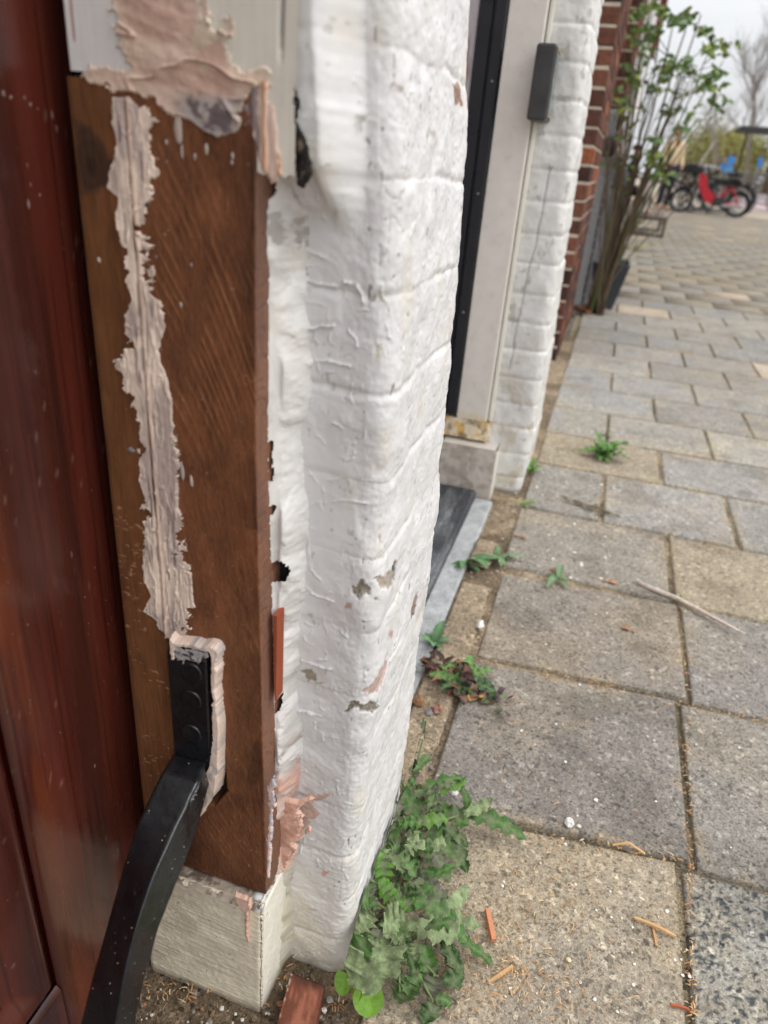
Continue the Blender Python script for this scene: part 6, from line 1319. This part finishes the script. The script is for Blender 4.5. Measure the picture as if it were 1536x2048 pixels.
# ------------------------------------------------------------------ loose things lying on the ground
def chip(name, pts, w, th, col, label, cat, group=None, m=M_wood):
    """a splinter or twig: flat tapered strip along the ground"""
    P = [np.array(p_, float) for p_ in pts]; q = MB(); n = len(P); V_ = []
    for i, p_ in enumerate(P):
        d = P[min(i+1, n-1)] - P[max(i-1, 0)]; d /= np.linalg.norm(d) + 1e-9; sd_ = np.cross(d, [0, 0, 1]); ww = w * (.55 + .45 * math.sin(math.pi * (i + .4) / n)) * random.uniform(.8, 1.15)
        V_ += [tuple(p_ - sd_ * ww), tuple(p_ + sd_ * ww), tuple(p_ + sd_ * ww * .7 + [0, 0, th]), tuple(p_ - sd_ * ww * .7 + [0, 0, th])]
    F_ = [(4*i+j, 4*i+(j+1) % 4, 4*(i+1)+(j+1) % 4, 4*(i+1)+j) for i in range(n-1) for j in range(4)] + [(3, 2, 1, 0), (4*n-4, 4*n-3, 4*n-2, 4*n-1)]
    q.add(V_, F_, tuple(np.asarray(col))); o = q.build(name, m, usecol=True, base=tuple(P[0])); return setp(o, label, cat, group)
tw = [G(*p_) + [0, 0, .003 + .002 * k] for k, p_ in enumerate([(1273, 1167), (1310, 1185), (1352, 1203), (1392, 1226), (1440, 1254), (1486, 1280)])]
q = MB(); q.tube([tuple(p_) for p_ in tw], [.0052, .0048, .0050, .0042, .0036, .0018], 7, tuple(lin((206, 190, 176)))); setp(q.build('twig', M_bark, usecol=True, smooth=True, base=tuple(tw[0])), 'long dry grey twig lying across the pavers at the right', 'twig')
OR = lin((222, 176, 122)) * .85
chip('wood_chip', [G(974, 1822, .004), G(980, 1850, .005), G(987, 1884, .004)], .0042, .005, lin((216, 146, 106)) * .85, 'thick orange brown wood chip standing out beside the sow thistle', 'wood chip')
chip('splinter', [G(1268, 1836, .003), G(1300, 1848, .004), G(1330, 1862, .006), G(1352, 1874, .003)], .0022, .002, OR, 'long pale splinter, longer one of the crossed pair on the beige paver', 'splinter')
chip('splinter', [G(1306, 1858, .001), G(1310, 1876, .001), G(1313, 1893, .001)], .0022, .0016, OR * .8, 'short orange splinter crossing under the long pale one', 'splinter')
chip('splinter', [G(1340, 2010, .002), G(1362, 2014, .002), G(1378, 2020, .002)], .0018, .002, lin((186, 104, 70)) * .8, 'reddish splinter close to the joint at the bottom right', 'splinter')
chip('splinter', [G(1225, 1690, .004), G(1258, 1686, .010), G(1290, 1708, .004)], .0018, .0012, OR, 'bent straw coloured splinter bridging the dark joint', 'splinter')
chip('splinter', [G(976, 1965, .002), G(1000, 1950, .004), G(1025, 1932, .002)], .0022, .0014, OR * .9, 'straight splinter lying on shavings below the wood chip', 'splinter')
def flake(u, v, r_, label, colr=(236, 232, 226), group=None, name='paint_flake', cat='paint flake', z=.003, sq=.5, seed=0):
    p_ = G(u, v, z); q = MB(); q.rock(p_, r_, tuple(lin(colr)), sq=sq, seed=seed, n=7, m=4); o = q.build(name, M_paint, usecol=True, base=tuple(p_)); return setp(o, label, cat, group)
flake(1139, 1646, .0062, 'large white flake standing on the edge between two pavers', sq=1.2, z=.006); flake(908, 1583, .0062, 'bright white flake on the tip of the sow thistle leaves', z=.012, seed=3)
flake(1192, 1600, .003, 'small white flake alone on the grey paver above the large one', seed=4); flake(960, 1250, .0075, 'long white flake standing in the joint beside the tan edging', sq=1.3, z=.008, seed=5)
flake(1158, 1652, .003, 'tiny pale flake right beside the large white one', (214, 206, 190), seed=6)
flake(838, 1402, .011, 'rust brown pebble against the white pier foot', (142, 104, 72), name='pebble', cat='pebble', z=.006, sq=.8, seed=7)
flake(876, 1418, .010, 'pinkish brown pebble next to the rust brown one', (150, 112, 94), name='pebble', cat='pebble', z=.005, sq=.8, seed=8); flake(858, 1424, .007, 'grey pebble squeezed between the two brown ones', (120, 118, 120), name='pebble', cat='pebble', z=.004, seed=9)
flake(1137, 1919, .0030, 'pale yellow stone chip on the beige paver', (214, 190, 150), name='stone_chip', cat='stone chip', seed=10)
flake(660, 2000, .0035, 'grey rubble lump by the seedling and wood offcut', (150, 146, 138), name='rubble', cat='rubble', seed=11)
rosette('fallen_leaf', 948, 1393, .022, 3, [(206, 158, 104)], 'curled orange fallen leaf at the tangled weed', wd_=.45, seed=21, cat='leaf', up=.5)
rf = random.Random(12)
for k in range(60):
    u, v = rf.uniform(900, 1500), rf.uniform(1180, 2040)
    if k < 25: u, v = rf.uniform(960, 1350), rf.uniform(1620, 2040)
    flake(u, v, rf.uniform(.0009, .0024), 'tiny white paint flake scattered on the pavers', rf.choice([(240, 236, 230), (226, 216, 200), (236, 232, 226)]), 'tiny paint flakes scattered on the pavers', z=.001, seed=100 + k)
for k in range(30):
    u, v = rf.uniform(1000, 1250), rf.uniform(860, 1180); flake(u, v, rf.uniform(.002, .0045), 'tiny white paint flake scattered on the pavers', (232, 226, 214), 'tiny paint flakes scattered on the pavers', z=.001, seed=200 + k)
for (u, v) in [(1215, 1165), (1110, 1145), (1262, 1262), (1040, 1075)]: rosette('fallen_leaf', u, v, .018, 2, [(176, 132, 100)], {1215: 'orange brown leaf scrap in the joint left of the twig', 1110: 'small orange scrap at the flattened weed', 1262: 'faint reddish scrap on the big grey paver', 1040: 'brown scrap on the paver by the broken brick'}[u], wd_=.4, seed=u, cat='leaf', up=.1)
# fine shavings and grit nobody could count
q = MB()
def shaving(p_, L_, w_, c_):
    a = rf.uniform(0, 6.28); n = 4; P = []; cur = rf.uniform(-.8, .8); x, y, z = p_
    for i in range(n): P.append((x, y, z + .0012 * math.sin(i))); x += math.cos(a) * L_ / n; y += math.sin(a) * L_ / n; a += cur / n
    V_ = []
    for i, pp in enumerate(P): d = (math.cos(a + 1.57) * w_, math.sin(a + 1.57) * w_); V_ += [(pp[0] - d[0], pp[1] - d[1], pp[2]), (pp[0] + d[0], pp[1] + d[1], pp[2] + w_ * .6)]
    q.add(V_, [(2*i, 2*i+1, 2*i+3, 2*i+2) for i in range(n-1)], tuple(c_))
SC = [lin((224, 180, 128)) * .8, lin((204, 156, 104)) * .8, lin((176, 130, 88)) * .8, lin((232, 204, 160)) * .8]
for (u, v, su, sv, n_) in [(1030, 1960, 60, 50, 150), (900, 1960, 80, 60, 110), (1010, 1840, 70, 60, 50), (1080, 1720, 90, 70, 70), (1150, 1850, 160, 120, 120), (1190, 2000, 140, 50, 60), (1290, 1700, 60, 20, 24), (1100, 1500, 150, 90, 60), (1020, 1410, 40, 40, 26), (830, 1900, 60, 80, 60), (700, 2010, 60, 30, 30), (360, 1985, 110, 30, 60), (560, 1940, 40, 40, 20)]:
    for k in range(n_): g = G(u + rf.gauss(0, su * .6), v + rf.gauss(0, sv * .6), .002); shaving(g, rf.uniform(.003, .012), rf.uniform(.0002, .0006), rf.choice(SC))
for (a_, b_, n_) in [((1378, 1725), (1384, 2040), 120), ((1372, 1400), (1376, 1720), 90), ((1366, 1215), (1370, 1400), 60), ((985, 1325), (1370, 1410), 90), ((930, 1640), (1370, 1722), 50), ((1370, 1410), (1536, 1440), 40), ((1340, 1075), (1362, 1210), 20)]:
    for k in range(n_): t = rf.random(); g = G(a_[0] * (1-t) + b_[0] * t + rf.gauss(0, 4), a_[1] * (1-t) + b_[1] * t + rf.gauss(0, 4), .0015 - .004 * rf.random()); shaving(g, rf.uniform(.003, .010), rf.uniform(.0003, .0008), rf.choice(SC))
setp(q.build('wood_shavings', M_wood, usecol=True, base=(.1, .6, 0)), kind='stuff')
q = MB()
for k in range(520):
    if k < 330: g = np.array([rf.uniform(-.29, -.095), rf.uniform(.22, .40), .0005])
    else: g = np.array([rf.uniform(-.15, -.088), rf.uniform(.40, 1.6), .001])
    q.rock(g, rf.choice([.0008, .0012, .0018, .0030]) * rf.uniform(.7, 1.3), tuple(lin(rf.choice([(150, 142, 132), (196, 188, 176), (110, 98, 88), (160, 112, 84), (228, 222, 212)])) * .8), sq=.7, seed=k, n=6, m=3)
setp(q.build('grit', M_paint, usecol=True, base=(-.2, .4, 0)), kind='stuff')
